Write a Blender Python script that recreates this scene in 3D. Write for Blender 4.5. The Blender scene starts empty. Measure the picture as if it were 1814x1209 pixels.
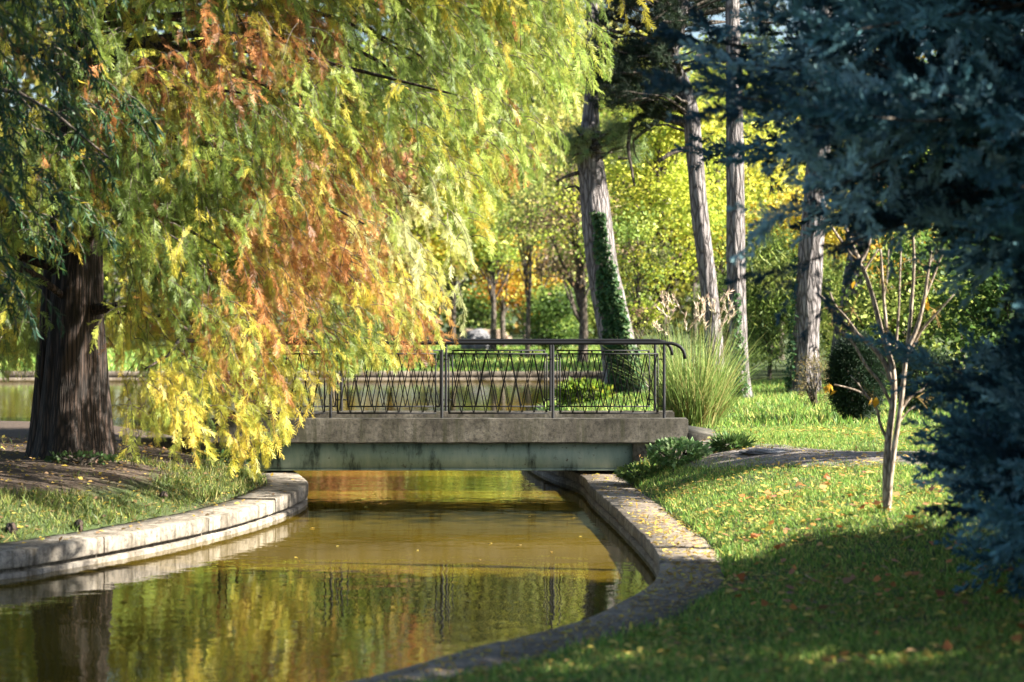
import bpy, math, random
import numpy as np
from mathutils import noise as mnoise, Vector

S = bpy.context.scene
COL = S.collection
RNG = np.random.default_rng(7)
R = math.radians

# ------------------------------------------------------------------ camera
EYE = 2.73                 # metres above the pond
FPX, HOR, CX = 3527.0, 530.0, 907.0
cam_d = bpy.data.cameras.new("camera")
cam = bpy.data.objects.new("camera", cam_d)
COL.objects.link(cam)
cam.location = (0, 0, EYE)
cam.rotation_euler = (R(90), 0, 0)
cam_d.sensor_width = 36.0
cam_d.lens = 70.0
cam_d.shift_y = -74.5 / 1814
cam_d.clip_start = 0.1
cam_d.clip_end = 800
cam_d.dof.use_dof = True
cam_d.dof.focus_distance = 27.5
cam_d.dof.aperture_fstop = 1.4
S.camera = cam

# ------------------------------------------------------------------ light
SUN_EL, SUN_AZ = R(33), R(102)        # azimuth clockwise from +Y: the sun stands right, a little behind the camera
w = bpy.data.worlds.new("World")
S.world = w
w.use_nodes = True
nt = w.node_tree
bg = nt.nodes["Background"]
sky = nt.nodes.new("ShaderNodeTexSky")
sky.sky_type = 'NISHITA'
sky.sun_disc = False
sky.sun_elevation = SUN_EL
sky.sun_rotation = SUN_AZ
nt.links.new(sky.outputs[0], bg.inputs[0])
bg.inputs[1].default_value = 0.05
sd = bpy.data.lights.new("sun", 'SUN')
sd.energy = 5.0
sd.angle = R(0.5)
sd.color = (1.0, 0.93, 0.80)
sun = bpy.data.objects.new("sun", sd)
COL.objects.link(sun)
sv = Vector((math.sin(SUN_AZ) * math.cos(SUN_EL), math.cos(SUN_AZ) * math.cos(SUN_EL), math.sin(SUN_EL)))
sun.rotation_euler = sv.to_track_quat('Z', 'Y').to_euler()
S.view_settings.view_transform = 'Standard'
S.view_settings.look = 'None'
S.view_settings.gamma = 1.0
S.view_settings.exposure = 2.2
S.render.engine = 'CYCLES'
S.cycles.max_bounces = 7
S.cycles.diffuse_bounces = 1
S.cycles.glossy_bounces = 3
S.cycles.transmission_bounces = 3
S.cycles.use_denoising = True
S.cycles.sample_clamp_indirect = 8.0

def P(px, py, Y):
    """the point seen at photo pixel px,py that stands Y metres away"""
    return np.array([(px - CX) * Y / FPX, Y, EYE - (py - HOR) * Y / FPX])

# ------------------------------------------------------------------ materials
def new_mat(name):
    m = bpy.data.materials.new(name)
    m.use_nodes = True
    return m, m.node_tree, m.node_tree.nodes["Principled BSDF"]

def ramp(t, stops):
    r = t.nodes.new("ShaderNodeValToRGB")
    e = r.color_ramp.elements
    while len(e) < len(stops):
        e.new(0.5)
    for i, (p, c) in enumerate(stops):
        e[i].position = p
        e[i].color = (*c, 1)
    return r

def coords(t, scale=(1, 1, 1)):
    c = t.nodes.new("ShaderNodeTexCoord")
    m = t.nodes.new("ShaderNodeMapping")
    m.inputs["Scale"].default_value = scale
    t.links.new(c.outputs["Object"], m.inputs[0])
    return m.outputs[0]

def noise_node(t, vec, scale, detail=6, rough=0.6, dist=0.0):
    n = t.nodes.new("ShaderNodeTexNoise")
    n.inputs["Scale"].default_value = scale
    n.inputs["Detail"].default_value = detail
    n.inputs["Roughness"].default_value = rough
    n.inputs["Distortion"].default_value = dist
    t.links.new(vec, n.inputs["Vector"])
    return n

def bump(t, b, h, strength, dist=0.02):
    n = t.nodes.new("ShaderNodeBump")
    n.inputs["Strength"].default_value = strength
    n.inputs["Distance"].default_value = dist
    t.links.new(h, n.inputs["Height"])
    t.links.new(n.outputs[0], b.inputs["Normal"])
    return n

def mix_rgb(t, fac, a, b, mode='MIX'):
    n = t.nodes.new("ShaderNodeMix")
    n.data_type = 'RGBA'
    n.blend_type = mode
    for sock, v in ((n.inputs[0], fac), (n.inputs[6], a), (n.inputs[7], b)):
        if isinstance(v, (int, float)):
            sock.default_value = v
        elif isinstance(v, tuple):
            sock.default_value = (*v, 1)
        else:
            t.links.new(v, sock)
    return n.outputs[2]

def leaf_mat(name, translucent=0.4, rough=0.5, spec=0.35):
    m, t, b = new_mat(name)
    a = t.nodes.new("ShaderNodeAttribute")
    a.attribute_name = "tint"
    t.links.new(a.outputs[0], b.inputs["Base Color"])
    b.inputs["Roughness"].default_value = rough
    b.inputs["Specular IOR Level"].default_value = spec
    tr = t.nodes.new("ShaderNodeBsdfTranslucent")
    t.links.new(a.outputs[0], tr.inputs[0])
    mx = t.nodes.new("ShaderNodeMixShader")
    mx.inputs[0].default_value = translucent
    t.links.new(b.outputs[0], mx.inputs[1])
    t.links.new(tr.outputs[0], mx.inputs[2])
    t.links.new(mx.outputs[0], t.nodes["Material Output"].inputs[0])
    return m

def bark_mat(name, dark, mid, light, sx=9, sz=1.3, strength=0.9, dist=0.04, crack=0.28, floor=0.12):
    m, t, b = new_mat(name)
    v = coords(t, (sx, sx, sz))
    warp = noise_node(t, v, 0.7, 3)
    vm = t.nodes.new("ShaderNodeVectorMath"); vm.operation = 'MULTIPLY_ADD'
    vm.inputs[1].default_value = (0.9, 0.9, 0.9)
    t.links.new(warp.outputs["Color"], vm.inputs[0]); t.links.new(v, vm.inputs[2])
    vo = t.nodes.new("ShaderNodeTexVoronoi")
    vo.feature = 'DISTANCE_TO_EDGE'
    vo.inputs["Scale"].default_value = 1.0
    t.links.new(vm.outputs[0], vo.inputs["Vector"])
    n2 = noise_node(t, v, 1.6, 10, 0.78, 0.4)
    mr = t.nodes.new("ShaderNodeMapRange")
    mr.inputs[1].default_value = 0.0; mr.inputs[2].default_value = crack
    mr.inputs[3].default_value = floor
    t.links.new(vo.outputs[0], mr.inputs[0])
    mul = t.nodes.new("ShaderNodeMath"); mul.operation = 'MULTIPLY'
    t.links.new(mr.outputs[0], mul.inputs[0]); t.links.new(n2.outputs[0], mul.inputs[1])
    r = ramp(t, [(0.05, dark), (0.28, mid), (0.62, light)])
    t.links.new(mul.outputs[0], r.inputs[0])
    t.links.new(r.outputs[0], b.inputs["Base Color"])
    b.inputs["Roughness"].default_value = 0.92
    bump(t, b, mul.outputs[0], strength, dist)
    return m

def concrete_mat(name, c1, c2, c3, moss=(0.05, 0.055, 0.02), streak=0.55):
    m, t, b = new_mat(name)
    v = coords(t)
    n1 = noise_node(t, v, 2.3, 8, 0.65)
    n2 = noise_node(t, v, 17, 9, 0.78)
    n3 = noise_node(t, coords(t, (5.0, 5.0, 0.35)), 1.4, 6, 0.7)
    r = ramp(t, [(0.32, c1), (0.52, c2), (0.72, c3)])
    t.links.new(n1.outputs[0], r.inputs[0])
    r2 = ramp(t, [(0.38, (0.12, 0.12, 0.12)), (0.5, (0.9, 0.9, 0.9)), (0.68, (1.5, 1.45, 1.35))])
    t.links.new(n2.outputs[0], r2.inputs[0])
    c = mix_rgb(t, 0.75, r.outputs[0], r2.outputs[0], 'MULTIPLY')
    r3 = ramp(t, [(0.48, (0, 0, 0)), (0.66, (1, 1, 1))])
    t.links.new(n3.outputs[0], r3.inputs[0])
    sc = t.nodes.new("ShaderNodeMath"); sc.operation = 'MULTIPLY'; sc.inputs[1].default_value = streak
    t.links.new(r3.outputs[0], sc.inputs[0])
    c = mix_rgb(t, sc.outputs[0], c, moss)
    t.links.new(c, b.inputs["Base Color"])
    b.inputs["Roughness"].default_value = 0.9
    bump(t, b, n2.outputs[0], 0.5, 0.012)
    return m

M_LEAF = leaf_mat("leaf", 0.42, 0.5, 0.35)
M_FROND = leaf_mat("feathery_leaf", 0.50, 0.45, 0.4)
M_NEEDLE = leaf_mat("needle", 0.15, 0.55, 0.25)
M_JUNIPER = leaf_mat("juniper_leaf", 0.10, 0.6, 0.3)
M_GRASS = leaf_mat("grass_blade", 0.35, 0.5, 0.3)
M_DRY = leaf_mat("dry_leaf", 0.25, 0.6, 0.3)
M_PINE = bark_mat("pine_bark", (0.04, 0.034, 0.033), (0.17, 0.148, 0.148), (0.37, 0.335, 0.335), 12, 2.3, 1.0, 0.06, 0.22, 0.16)
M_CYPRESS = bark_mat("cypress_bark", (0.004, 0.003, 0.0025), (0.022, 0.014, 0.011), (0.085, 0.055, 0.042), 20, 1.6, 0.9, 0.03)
M_BARK = bark_mat("brown_bark", (0.02, 0.014, 0.01), (0.09, 0.07, 0.055), (0.2, 0.17, 0.14), 14, 3, 0.6, 0.02)
M_TWIG = bark_mat("pale_twig_bark", (0.13, 0.10, 0.075), (0.34, 0.27, 0.21), (0.50, 0.43, 0.35), 25, 6, 0.5, 0.006)
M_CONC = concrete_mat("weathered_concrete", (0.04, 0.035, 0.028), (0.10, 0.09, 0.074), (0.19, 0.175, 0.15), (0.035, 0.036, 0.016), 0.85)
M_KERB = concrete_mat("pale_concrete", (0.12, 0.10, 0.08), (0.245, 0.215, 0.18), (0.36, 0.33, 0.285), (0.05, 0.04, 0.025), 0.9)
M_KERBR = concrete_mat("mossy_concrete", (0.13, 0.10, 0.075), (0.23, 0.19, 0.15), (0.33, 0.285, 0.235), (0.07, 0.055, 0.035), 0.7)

def steel_mat():
    m, t, b = new_mat("green_painted_steel")
    n = noise_node(t, coords(t, (1.2, 1, 0.35)), 3.0, 7, 0.65)
    r = ramp(t, [(0.36, (0.03, 0.05, 0.045)), (0.46, (0.25, 0.34, 0.285)), (0.70, (0.40, 0.48, 0.40))])
    t.links.new(n.outputs[0], r.inputs[0])
    n2 = noise_node(t, coords(t), 12, 5, 0.7)
    r2 = ramp(t, [(0.60, (0, 0, 0)), (0.70, (1, 1, 1))])
    t.links.new(n2.outputs[0], r2.inputs[0])
    c = mix_rgb(t, r2.outputs[0], r.outputs[0], (0.06, 0.045, 0.03))
    t.links.new(c, b.inputs["Base Color"])
    b.inputs["Roughness"].default_value = 0.6
    bump(t, b, n.outputs[0], 0.2, 0.01)
    return m
M_STEEL = steel_mat()

m, t, b = new_mat("dark_iron_paint")
b.inputs["Base Color"].default_value = (0.004, 0.0045, 0.0065, 1)
b.inputs["Roughness"].default_value = 0.6
b.inputs["Specular IOR Level"].default_value = 0.3
n = noise_node(t, coords(t), 40, 4)
bump(t, b, n.outputs[0], 0.15, 0.004)
M_IRON = m

m, t, b = new_mat("grey_rock")
n = noise_node(t, coords(t), 3, 8, 0.65)
r = ramp(t, [(0.35, (0.05, 0.05, 0.06)), (0.65, (0.2, 0.2, 0.21))])
t.links.new(n.outputs[0], r.inputs[0]); t.links.new(r.outputs[0], b.inputs["Base Color"])
b.inputs["Roughness"].default_value = 0.85
bump(t, b, n.outputs[0], 0.8, 0.1)
M_ROCK = m

m, t, b = new_mat("sandstone")
n = noise_node(t, coords(t, (1, 1, 4)), 3, 8, 0.65)
r = ramp(t, [(0.35, (0.22, 0.16, 0.12)), (0.65, (0.42, 0.33, 0.26))])
t.links.new(n.outputs[0], r.inputs[0]); t.links.new(r.outputs[0], b.inputs["Base Color"])
b.inputs["Roughness"].default_value = 0.9
M_SAND = m

# pond: murky olive water with a glossy skin and fine ripples
m, t, b = new_mat("murky_water")
n = noise_node(t, coords(t), 0.35, 4, 0.5)
r = ramp(t, [(0.35, (0.070, 0.048, 0.004)), (0.65, (0.108, 0.075, 0.008))])
t.links.new(n.outputs[0], r.inputs[0]); t.links.new(r.outputs[0], b.inputs["Base Color"])
b.inputs["Roughness"].default_value = 0.008
b.inputs["IOR"].default_value = 1.33
w1 = noise_node(t, coords(t, (1.0, 1.25, 1)), 2.2, 2, 0.5, 0.3)
w2 = noise_node(t, coords(t, (1.0, 1.5, 1)), 8.0, 2, 0.5)
ad = t.nodes.new("ShaderNodeMath"); ad.operation = 'MULTIPLY_ADD'
ad.inputs[1].default_value = 0.22
t.links.new(w2.outputs[0], ad.inputs[0]); t.links.new(w1.outputs[0], ad.inputs[2])
bump(t, b, ad.outputs[0], 0.06, 0.06)
M_WATER = m

# soil and short turf under the modelled blades; "lawn" is how much grass grows there
m, t, b = new_mat("soil_and_turf")
v = coords(t)
n1 = noise_node(t, v, 3.5, 8, 0.7)
n2 = noise_node(t, v, 22, 6, 0.75)
soil = ramp(t, [(0.3, (0.02, 0.013, 0.009)), (0.55, (0.075, 0.05, 0.034)), (0.75, (0.18, 0.135, 0.095))])
t.links.new(n2.outputs[0], soil.inputs[0])
turf = ramp(t, [(0.3, (0.02, 0.035, 0.008)), (0.6, (0.055, 0.085, 0.018)), (0.8, (0.12, 0.13, 0.03))])
t.links.new(n2.outputs[0], turf.inputs[0])
at = t.nodes.new("ShaderNodeAttribute"); at.attribute_name = "tint"
sep = t.nodes.new("ShaderNodeSeparateColor")
t.links.new(at.outputs[0], sep.inputs[0])
ma = t.nodes.new("ShaderNodeMath"); ma.operation = 'ADD'
t.links.new(sep.outputs[0], ma.inputs[0]); t.links.new(n1.outputs[0], ma.inputs[1])
mr = t.nodes.new("ShaderNodeMapRange"); mr.inputs[1].default_value = 0.75; mr.inputs[2].default_value = 1.05
t.links.new(ma.outputs[0], mr.inputs[0])
c = mix_rgb(t, mr.outputs[0], soil.outputs[0], turf.outputs[0])
t.links.new(c, b.inputs["Base Color"])
b.inputs["Roughness"].default_value = 0.95
bump(t, b, n2.outputs[0], 0.8, 0.03)
M_GROUND = m

m, t, b = new_mat("trodden_earth")
n = noise_node(t, coords(t), 5, 9, 0.75)
r = ramp(t, [(0.3, (0.09, 0.072, 0.06)), (0.5, (0.20, 0.17, 0.15)), (0.7, (0.34, 0.30, 0.28))])
t.links.new(n.outputs[0], r.inputs[0]); t.links.new(r.outputs[0], b.inputs["Base Color"])
b.inputs["Roughness"].default_value = 0.95
bump(t, b, n.outputs[0], 1.0, 0.05)
M_PATH = m

# ------------------------------------------------------------------ mesh helpers
def mk(name, V, Q, mat, parent=None, origin=(0, 0, 0), tint=None, smooth=False, tris=None):
    V = np.asarray(V, dtype=np.float32) - np.asarray(origin, dtype=np.float32)
    me = bpy.data.meshes.new(name)
    Q = np.asarray(Q, dtype=np.int32).reshape(-1, 4)
    me.vertices.add(len(V))
    me.vertices.foreach_set("co", V.ravel())
    loops = Q.ravel()
    starts = np.arange(len(Q), dtype=np.int32) * 4
    if tris is not None and len(tris):
        T = np.asarray(tris, dtype=np.int32).reshape(-1, 3)
        starts = np.concatenate([starts, len(loops) + np.arange(len(T), dtype=np.int32) * 3])
        loops = np.concatenate([loops, T.ravel()])
    me.loops.add(len(loops))
    me.loops.foreach_set("vertex_index", loops)
    me.polygons.add(len(starts))
    me.polygons.foreach_set("loop_start", starts)
    if smooth:
        me.polygons.foreach_set("use_smooth", np.ones(len(starts), dtype=bool))
    me.update(calc_edges=True)
    if tint is not None:
        a = me.color_attributes.new("tint", 'FLOAT_COLOR', 'POINT')
        c = np.ones((len(V), 4), dtype=np.float32)
        c[:, :3] = tint
        a.data.foreach_set("color", c.ravel())
    me.materials.append(mat)
    o = bpy.data.objects.new(name, me)
    COL.objects.link(o)
    if parent is not None:
        o.parent = parent
    else:
        o.location = origin
    return o

def thing(name, label, cat, loc=(0, 0, 0), group=None):
    o = bpy.data.objects.new(name, None)
    COL.objects.link(o)
    o.location = loc
    o["label"] = label
    o["category"] = cat
    if group:
        o["group"] = group
    return o

def tag(o, label, cat, group=None):
    o["label"] = label
    o["category"] = cat
    if group:
        o["group"] = group
    return o

class MB:
    def __init__(s):
        s.V, s.Q, s.C, s.n = [], [], [], 0
    def add(s, V, Q, C=None):
        V = np.asarray(V, dtype=np.float32)
        s.V.append(V); s.Q.append(np.asarray(Q, dtype=np.int32).reshape(-1, 4) + s.n)
        if C is not None:
            s.C.append(np.broadcast_to(np.asarray(C, dtype=np.float32), (len(V), 3)))
        s.n += len(V)
    def build(s, name, mat, parent=None, origin=(0, 0, 0), smooth=False):
        return mk(name, np.concatenate(s.V), np.concatenate(s.Q), mat, parent, origin,
                  np.concatenate(s.C) if s.C else None, smooth)

def nrm(a):
    return a / np.maximum(np.linalg.norm(a, axis=-1, keepdims=True), 1e-9)

def tube(pts, rad, k=6, cap=True, bark=0.0, seed=0, lobes=None):
    pts = np.asarray(pts, dtype=float)
    n = len(pts)
    rad = np.broadcast_to(np.asarray(rad, dtype=float), (n,))
    tan = nrm(np.gradient(pts, axis=0))
    u = np.cross(tan[0], (0.31, 0.95, 0.07) if abs(tan[0][1]) < 0.8 else (1, 0, 0))
    u /= np.linalg.norm(u)
    V = []
    th = np.arange(k) / k * 2 * np.pi
    for i in range(n):
        u = u - tan[i] * np.dot(u, tan[i]); u /= np.linalg.norm(u)
        v = np.cross(tan[i], u)
        r = np.full(k, rad[i])
        if lobes is not None:
            r = r * lobes(th, i / (n - 1))
        if bark:
            for j in range(k):
                p = Vector((math.cos(th[j]) * 3.2 + seed, math.sin(th[j]) * 3.2, pts[i][2] * 0.8))
                r[j] *= 1 + bark * (mnoise.noise(p) + 0.6 * mnoise.noise(p * 2.7))
        V.append(pts[i] + r[:, None] * (np.cos(th)[:, None] * u + np.sin(th)[:, None] * v))
    V = np.concatenate(V)
    i, j = np.meshgrid(np.arange(n - 1), np.arange(k), indexing='ij')
    j2 = (j + 1) % k
    Q = np.stack([i * k + j, i * k + j2, (i + 1) * k + j2, (i + 1) * k + j], -1).reshape(-1, 4)
    if cap and k % 2 == 0:
        caps = []
        for off in (0, (n - 1) * k):
            for a in range(k // 2 - 1):
                caps.append((off + a, off + a + 1, off + k - 2 - a, off + k - 1 - a))
        Q = np.concatenate([Q, np.array(caps)])
    return V, Q

def resample(pts, step):
    pts = np.asarray(pts, dtype=float)
    # Catmull-Rom, then even steps
    p = np.concatenate([[2 * pts[0] - pts[1]], pts, [2 * pts[-1] - pts[-2]]])
    out = []
    for i in range(1, len(p) - 2):
        for s in np.linspace(0, 1, 12, endpoint=False):
            a, b_, c_, d = p[i - 1], p[i], p[i + 1], p[i + 2]
            out.append(0.5 * ((2 * b_) + (c_ - a) * s + (2 * a - 5 * b_ + 4 * c_ - d) * s * s + (3 * b_ - a - 3 * c_ + d) * s ** 3))
    out.append(pts[-1])
    out = np.array(out)
    L = np.concatenate([[0], np.cumsum(np.linalg.norm(np.diff(out, axis=0), axis=1))])
    m = max(2, int(L[-1] / step) + 1)
    s = np.linspace(0, L[-1], m)
    return np.stack([np.interp(s, L, out[:, k]) for k in range(out.shape[1])], -1)

def box(x0, x1, y0, y1, z0, z1):
    V = [(x, y, z) for z in (z0, z1) for y in (y0, y1) for x in (x0, x1)]
    Q = [(0, 2, 3, 1), (4, 5, 7, 6), (0, 1, 5, 4), (2, 6, 7, 3), (0, 4, 6, 2), (1, 3, 7, 5)]
    return np.array(V, dtype=float), np.array(Q)

def soft_box(name, dims, mat, parent, bevel=0.012, cuts=0, jitter=0.0, origin=(0, 0, 0)):
    import bmesh
    V, Q = box(*dims)
    bm = bmesh.new()
    vs = [bm.verts.new(v - np.array(origin)) for v in V]
    for q in Q:
        bm.faces.new([vs[i] for i in q])
    if cuts:
        es = [e for e in bm.edges if abs(e.verts[0].co.x - e.verts[1].co.x) > 0.5]
        bmesh.ops.subdivide_edges(bm, edges=es, cuts=cuts)
    bmesh.ops.bevel(bm, geom=[e for e in bm.edges if e.calc_face_angle(0) > 0.5], offset=bevel, segments=2, affect='EDGES')
    if jitter:
        for v_ in bm.verts:
            v_.co += Vector((0, mnoise.noise(v_.co * 5), mnoise.noise(v_.co * 5 + Vector((9, 3, 1))))) * jitter
    me = bpy.data.meshes.new(name)
    bm.to_mesh(me); bm.free()
    me.materials.append(mat)
    o = bpy.data.objects.new(name, me)
    COL.objects.link(o)
    if parent:
        o.parent = parent
    return o

def frames(d, roll):
    d = nrm(np.asarray(d, dtype=float))
    up = np.tile(np.array([0.0, 0.0, 1.0]), (len(d), 1))
    up[np.abs(d[:, 2]) > 0.97] = (0.0, 1.0, 0.0)
    x = nrm(np.cross(d, up))
    z = np.cross(x, d)
    c, s = np.cos(roll)[:, None], np.sin(roll)[:, None]
    return np.stack([c * x + s * z, d, -s * x + c * z], axis=2)      # columns: side, along, face

def inst(tv, tq, Pn, Rm, Sc, tint, tt=None):
    """copies of a leaf template baked into one mesh; tt tints points of the template"""
    n, k = len(Pn), len(tv)
    Sc = np.asarray(Sc, dtype=float)
    if Sc.ndim == 1:
        Sc = np.repeat(Sc[:, None], 3, 1)
    V = np.einsum('nij,nkj->nki', Rm, tv[None] * Sc[:, None, :]) + np.asarray(Pn)[:, None, :]
    Q = tq[None] + (np.arange(n) * k)[:, None, None]
    C = np.repeat(np.asarray(tint)[:, None, :], k, 1)
    if tt is not None:
        C = C * tt[None]
    return V.reshape(-1, 3), Q.reshape(-1, 4), C.reshape(-1, 3)

def strip_quads(segs):
    V, Q = [], []
    for s in segs:
        o = len(V)
        V += list(s)
        Q.append((o, o + 1, o + 2, o + 3))
    return np.array(V, dtype=float), np.array(Q)

def needle(p, d, L, w, up=(0, 0, 1)):
    p, d = np.array(p, float), np.array(d, float)
    d /= np.linalg.norm(d)
    s = np.cross(d, up)
    if np.linalg.norm(s) < 1e-3:
        s = np.array([1.0, 0, 0])
    s = s / np.linalg.norm(s) * w / 2
    return (p - s * 0.6, p + s * 0.6, p + d * L * 0.6 + s, p + d * L), (p - s * 0.6, p + d * L * 0.6 + s, p + d * L, p + d * L * 0.6 - s)

def t_frond(rng, n=8):
    segs = []
    for i in range(n):
        t_ = 0.08 + 0.9 * i / n
        for sgn in (-1, 1):
            a = R(38 + rng.uniform(-12, 12))
            L = 0.46 * (1 - 0.45 * t_) * rng.uniform(0.75, 1.15)
            d = np.array([sgn * math.sin(a), math.cos(a), rng.uniform(-0.45, 0.2)])
            p = np.array([0, t_, 0])
            d /= np.linalg.norm(d)
            s = np.cross(d, (0, 0, 1)); s = s / np.linalg.norm(s) * 0.027
            segs.append((p - s * 0.5, p + s * 0.5, p + d * L * 0.65 + s, p + d * L))
    segs.append(((-0.012, 0, 0), (0.012, 0, 0), (0.01, 1, 0), (-0.01, 1, 0)))
    return strip_quads(segs)

def t_plume(rng, n=30):
    segs = []
    for i in range(n):
        t_ = rng.uniform(0.0, 0.95)
        ph = rng.uniform(0, 2 * np.pi)
        a = R(rng.uniform(22, 48))
        L = (0.34 * (1 - 0.55 * t_)) * rng.uniform(0.7, 1.2)
        d = np.array([math.cos(ph) * math.sin(a), math.cos(a), math.sin(ph) * math.sin(a)])
        segs += needle((0, t_, 0), d, L, 0.078, (math.sin(ph * 3), 0.1, math.cos(ph * 3)))[:1]
        p2 = np.array([0, t_, 0]) + d * L * 0.4
        d2 = d + rng.normal(0, 0.45, 3)
        segs += needle(p2, d2, L * 0.6, 0.062, (0.3, 0.2, 1))[:1]
    return strip_quads(segs)

def t_tuft(rng, n=34):
    segs = []
    for i in range(n):
        ph = rng.uniform(0, 2 * np.pi)
        a = R(rng.uniform(12, 95))
        d = np.array([math.cos(ph) * math.sin(a), math.cos(a), math.sin(ph) * math.sin(a)])
        segs += needle((0, rng.uniform(0, 0.45), 0), d, rng.uniform(0.7, 1.05), 0.05, (math.sin(ph * 5), 0.3, math.cos(ph * 5)))[:1]
    return strip_quads(segs)

T_LEAF = (np.array([(0, 0, 0), (0.34, 0.45, 0.07), (0, 1, -0.04), (-0.34, 0.45, 0.07)], float), np.array([(0, 1, 2, 3)]))
T_SLIM = (np.array([(0, 0, 0), (0.085, 0.4, 0.03), (0.0, 1, -0.12), (-0.085, 0.4, 0.03)], float), np.array([(0, 1, 2, 3)]))
T_BLADE = (np.array([(-0.06, 0, 0), (0.06, 0, 0), (0.045, 0.55, 0.06), (-0.045, 0.55, 0.06), (0.006, 1, 0.32), (-0.006, 1, 0.32)], float),
           np.array([(0, 1, 2, 3), (3, 2, 4, 5)]))
T_IVY = (np.array([(0, 0, 0), (0.5, 0.25, 0.05), (0.28, 0.62, 0.08), (0, 1, 0), (-0.28, 0.62, 0.08), (-0.5, 0.25, 0.05), (0, 0.5, 0.02)], float),
         np.array([(0, 1, 2, 6), (6, 2, 3, 4), (0, 6, 4, 5)]))

def pick(pal, n, rng, jit=0.18):
    pal = np.asarray(pal, float)
    c = pal[rng.integers(0, len(pal), n)]
    return c * (1 + rng.normal(0, jit, (n, 1))).clip(0.45, 1.7) * (1 + rng.normal(0, 0.06, (n, 3)))

def rand_dirs(n, rng):
    return nrm(rng.normal(0, 1, (n, 3)))

# ------------------------------------------------------------------ shores and terrain
POND = [(-90, 68), (-40, 68), (-10, 68), (1.5, 68), (3.4, 67.4), (4.6, 65.8), (4.8, 63.5), (4.0, 60.5), (2.2, 57), (0.8, 52), (0.25, 47), (0.1, 42),
        (0.1, 37), (0.25, 33), (0.55, 30.5), (0.98, 28.5), (1.10, 26.3), (1.264, 23.96), (1.355, 22.4), (1.43, 20.94), (1.457, 19.77),
        (1.425, 18.68), (1.32, 17.8), (1.184, 17.19), (0.95, 16.48), (0.633, 15.6), (0.22, 14.9), (-0.11, 14.4), (-0.42, 13.9),
        (-0.71, 13.4), (-0.985, 13.0), (-2, 11.7), (-4, 9.7), (-8, 6.5), (-20, 1)]
POND_CLOSE = POND + [(-90, 1)]
ISLE = [(-14, 14.6), (-9, 17.0), (-6.3, 18.7), (-5.0, 19.4), (-4.60, 20.0), (-4.08, 21.0), (-3.66, 22.0), (-3.32, 23.0), (-3.06, 24.0),
        (-2.87, 25.0), (-2.77, 26.0), (-2.78, 26.8), (-2.97, 27.8), (-3.3, 29.2), (-3.7, 31), (-4.4, 33), (-5.6, 34.8), (-8, 35.8), (-14, 36)]
ISLE_CLOSE = ISLE + [(-90, 36), (-90, 14)]
shore_r = resample(POND, 0.25)
shore_l = resample(ISLE, 0.2)

def seg_dist(pts, line):
    line = np.asarray(line, float)
    out = np.full(len(pts), 1e9)
    for a, b_ in zip(line[:-1], line[1:]):
        ab = b_ - a
        t_ = (((pts - a) @ ab) / max(ab @ ab, 1e-9)).clip(0, 1)
        q = pts - (a + t_[:, None] * ab)
        out = np.minimum(out, np.einsum('ij,ij->i', q, q))
    return np.sqrt(out)

def inside(pts, poly):
    x, y = pts[:, 0], pts[:, 1]
    r_ = np.zeros(len(pts), bool)
    p = np.asarray(poly, float)
    for (x1, y1), (x2, y2) in zip(p, np.roll(p, -1, 0)):
        c_ = ((y1 > y) != (y2 > y))
        with np.errstate(divide='ignore', invalid='ignore'):
            c_ &= x < (x2 - x1) * (y - y1) / (y2 - y1 + 1e-12) + x1
        r_ ^= c_
    return r_

SR, SL = shore_r[::2], shore_l[::2]
def land(pts):
    """signed distance from the water's edge (land > 0), and whether the point is on the left bank"""
    pts = np.asarray(pts, float)
    isl = inside(pts, np.concatenate([shore_l[::2], [(-90, 36), (-90, 14)]]))
    pond = inside(pts, np.concatenate([shore_r[::2], [(-90, 1)]]))
    dr, dl = seg_dist(pts, SR), seg_dist(pts, SL)
    d = np.where(isl, dl, np.where(pond, -np.minimum(dr, dl), dr))
    return d, isl

def sstep(a, b_, x):
    t_ = np.clip((x - a) / (b_ - a), 0, 1)
    return t_ * t_ * (3 - 2 * t_)

def vnoise(pts, s, seed=0.0):
    return np.array([mnoise.noise(Vector((p[0] * s + seed, p[1] * s, seed * 1.7))) for p in pts])

def height(pts, d=None, isl=None, bumps=True):
    pts = np.asarray(pts, float)
    if d is None:
        d, isl = land(pts)
    x, y = pts[:, 0], pts[:, 1]
    e = np.maximum(d - 0.45, 0)
    near_b = np.exp(-((y - 28.5) / 3.0) ** 2)
    tau = 1.5 - 0.8 * near_b + 4.5 * sstep(19.5, 16.5, y)
    hr = 0.20 + 0.62 * (1 - np.exp(-e / tau)) + 0.02 * np.maximum(0, 15 - y)
    hf = 0.20 + 0.30 * (1 - np.exp(-e / 8))
    f = sstep(56, 66, y)
    h = hr * (1 - f) + hf * f
    h = np.where(isl, 0.21 + 0.55 * (1 - np.exp(-e / 1.1)), h)
    if bumps:
        h = h + 0.035 * vnoise(pts, 0.9) * sstep(0.5, 1.4, d) + 0.012 * vnoise(pts, 4.0, 3.1) * sstep(0.5, 0.9, d)
    return np.where(d > 0.34, h, np.where(d > 0.18, 0.06, -0.7))

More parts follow.
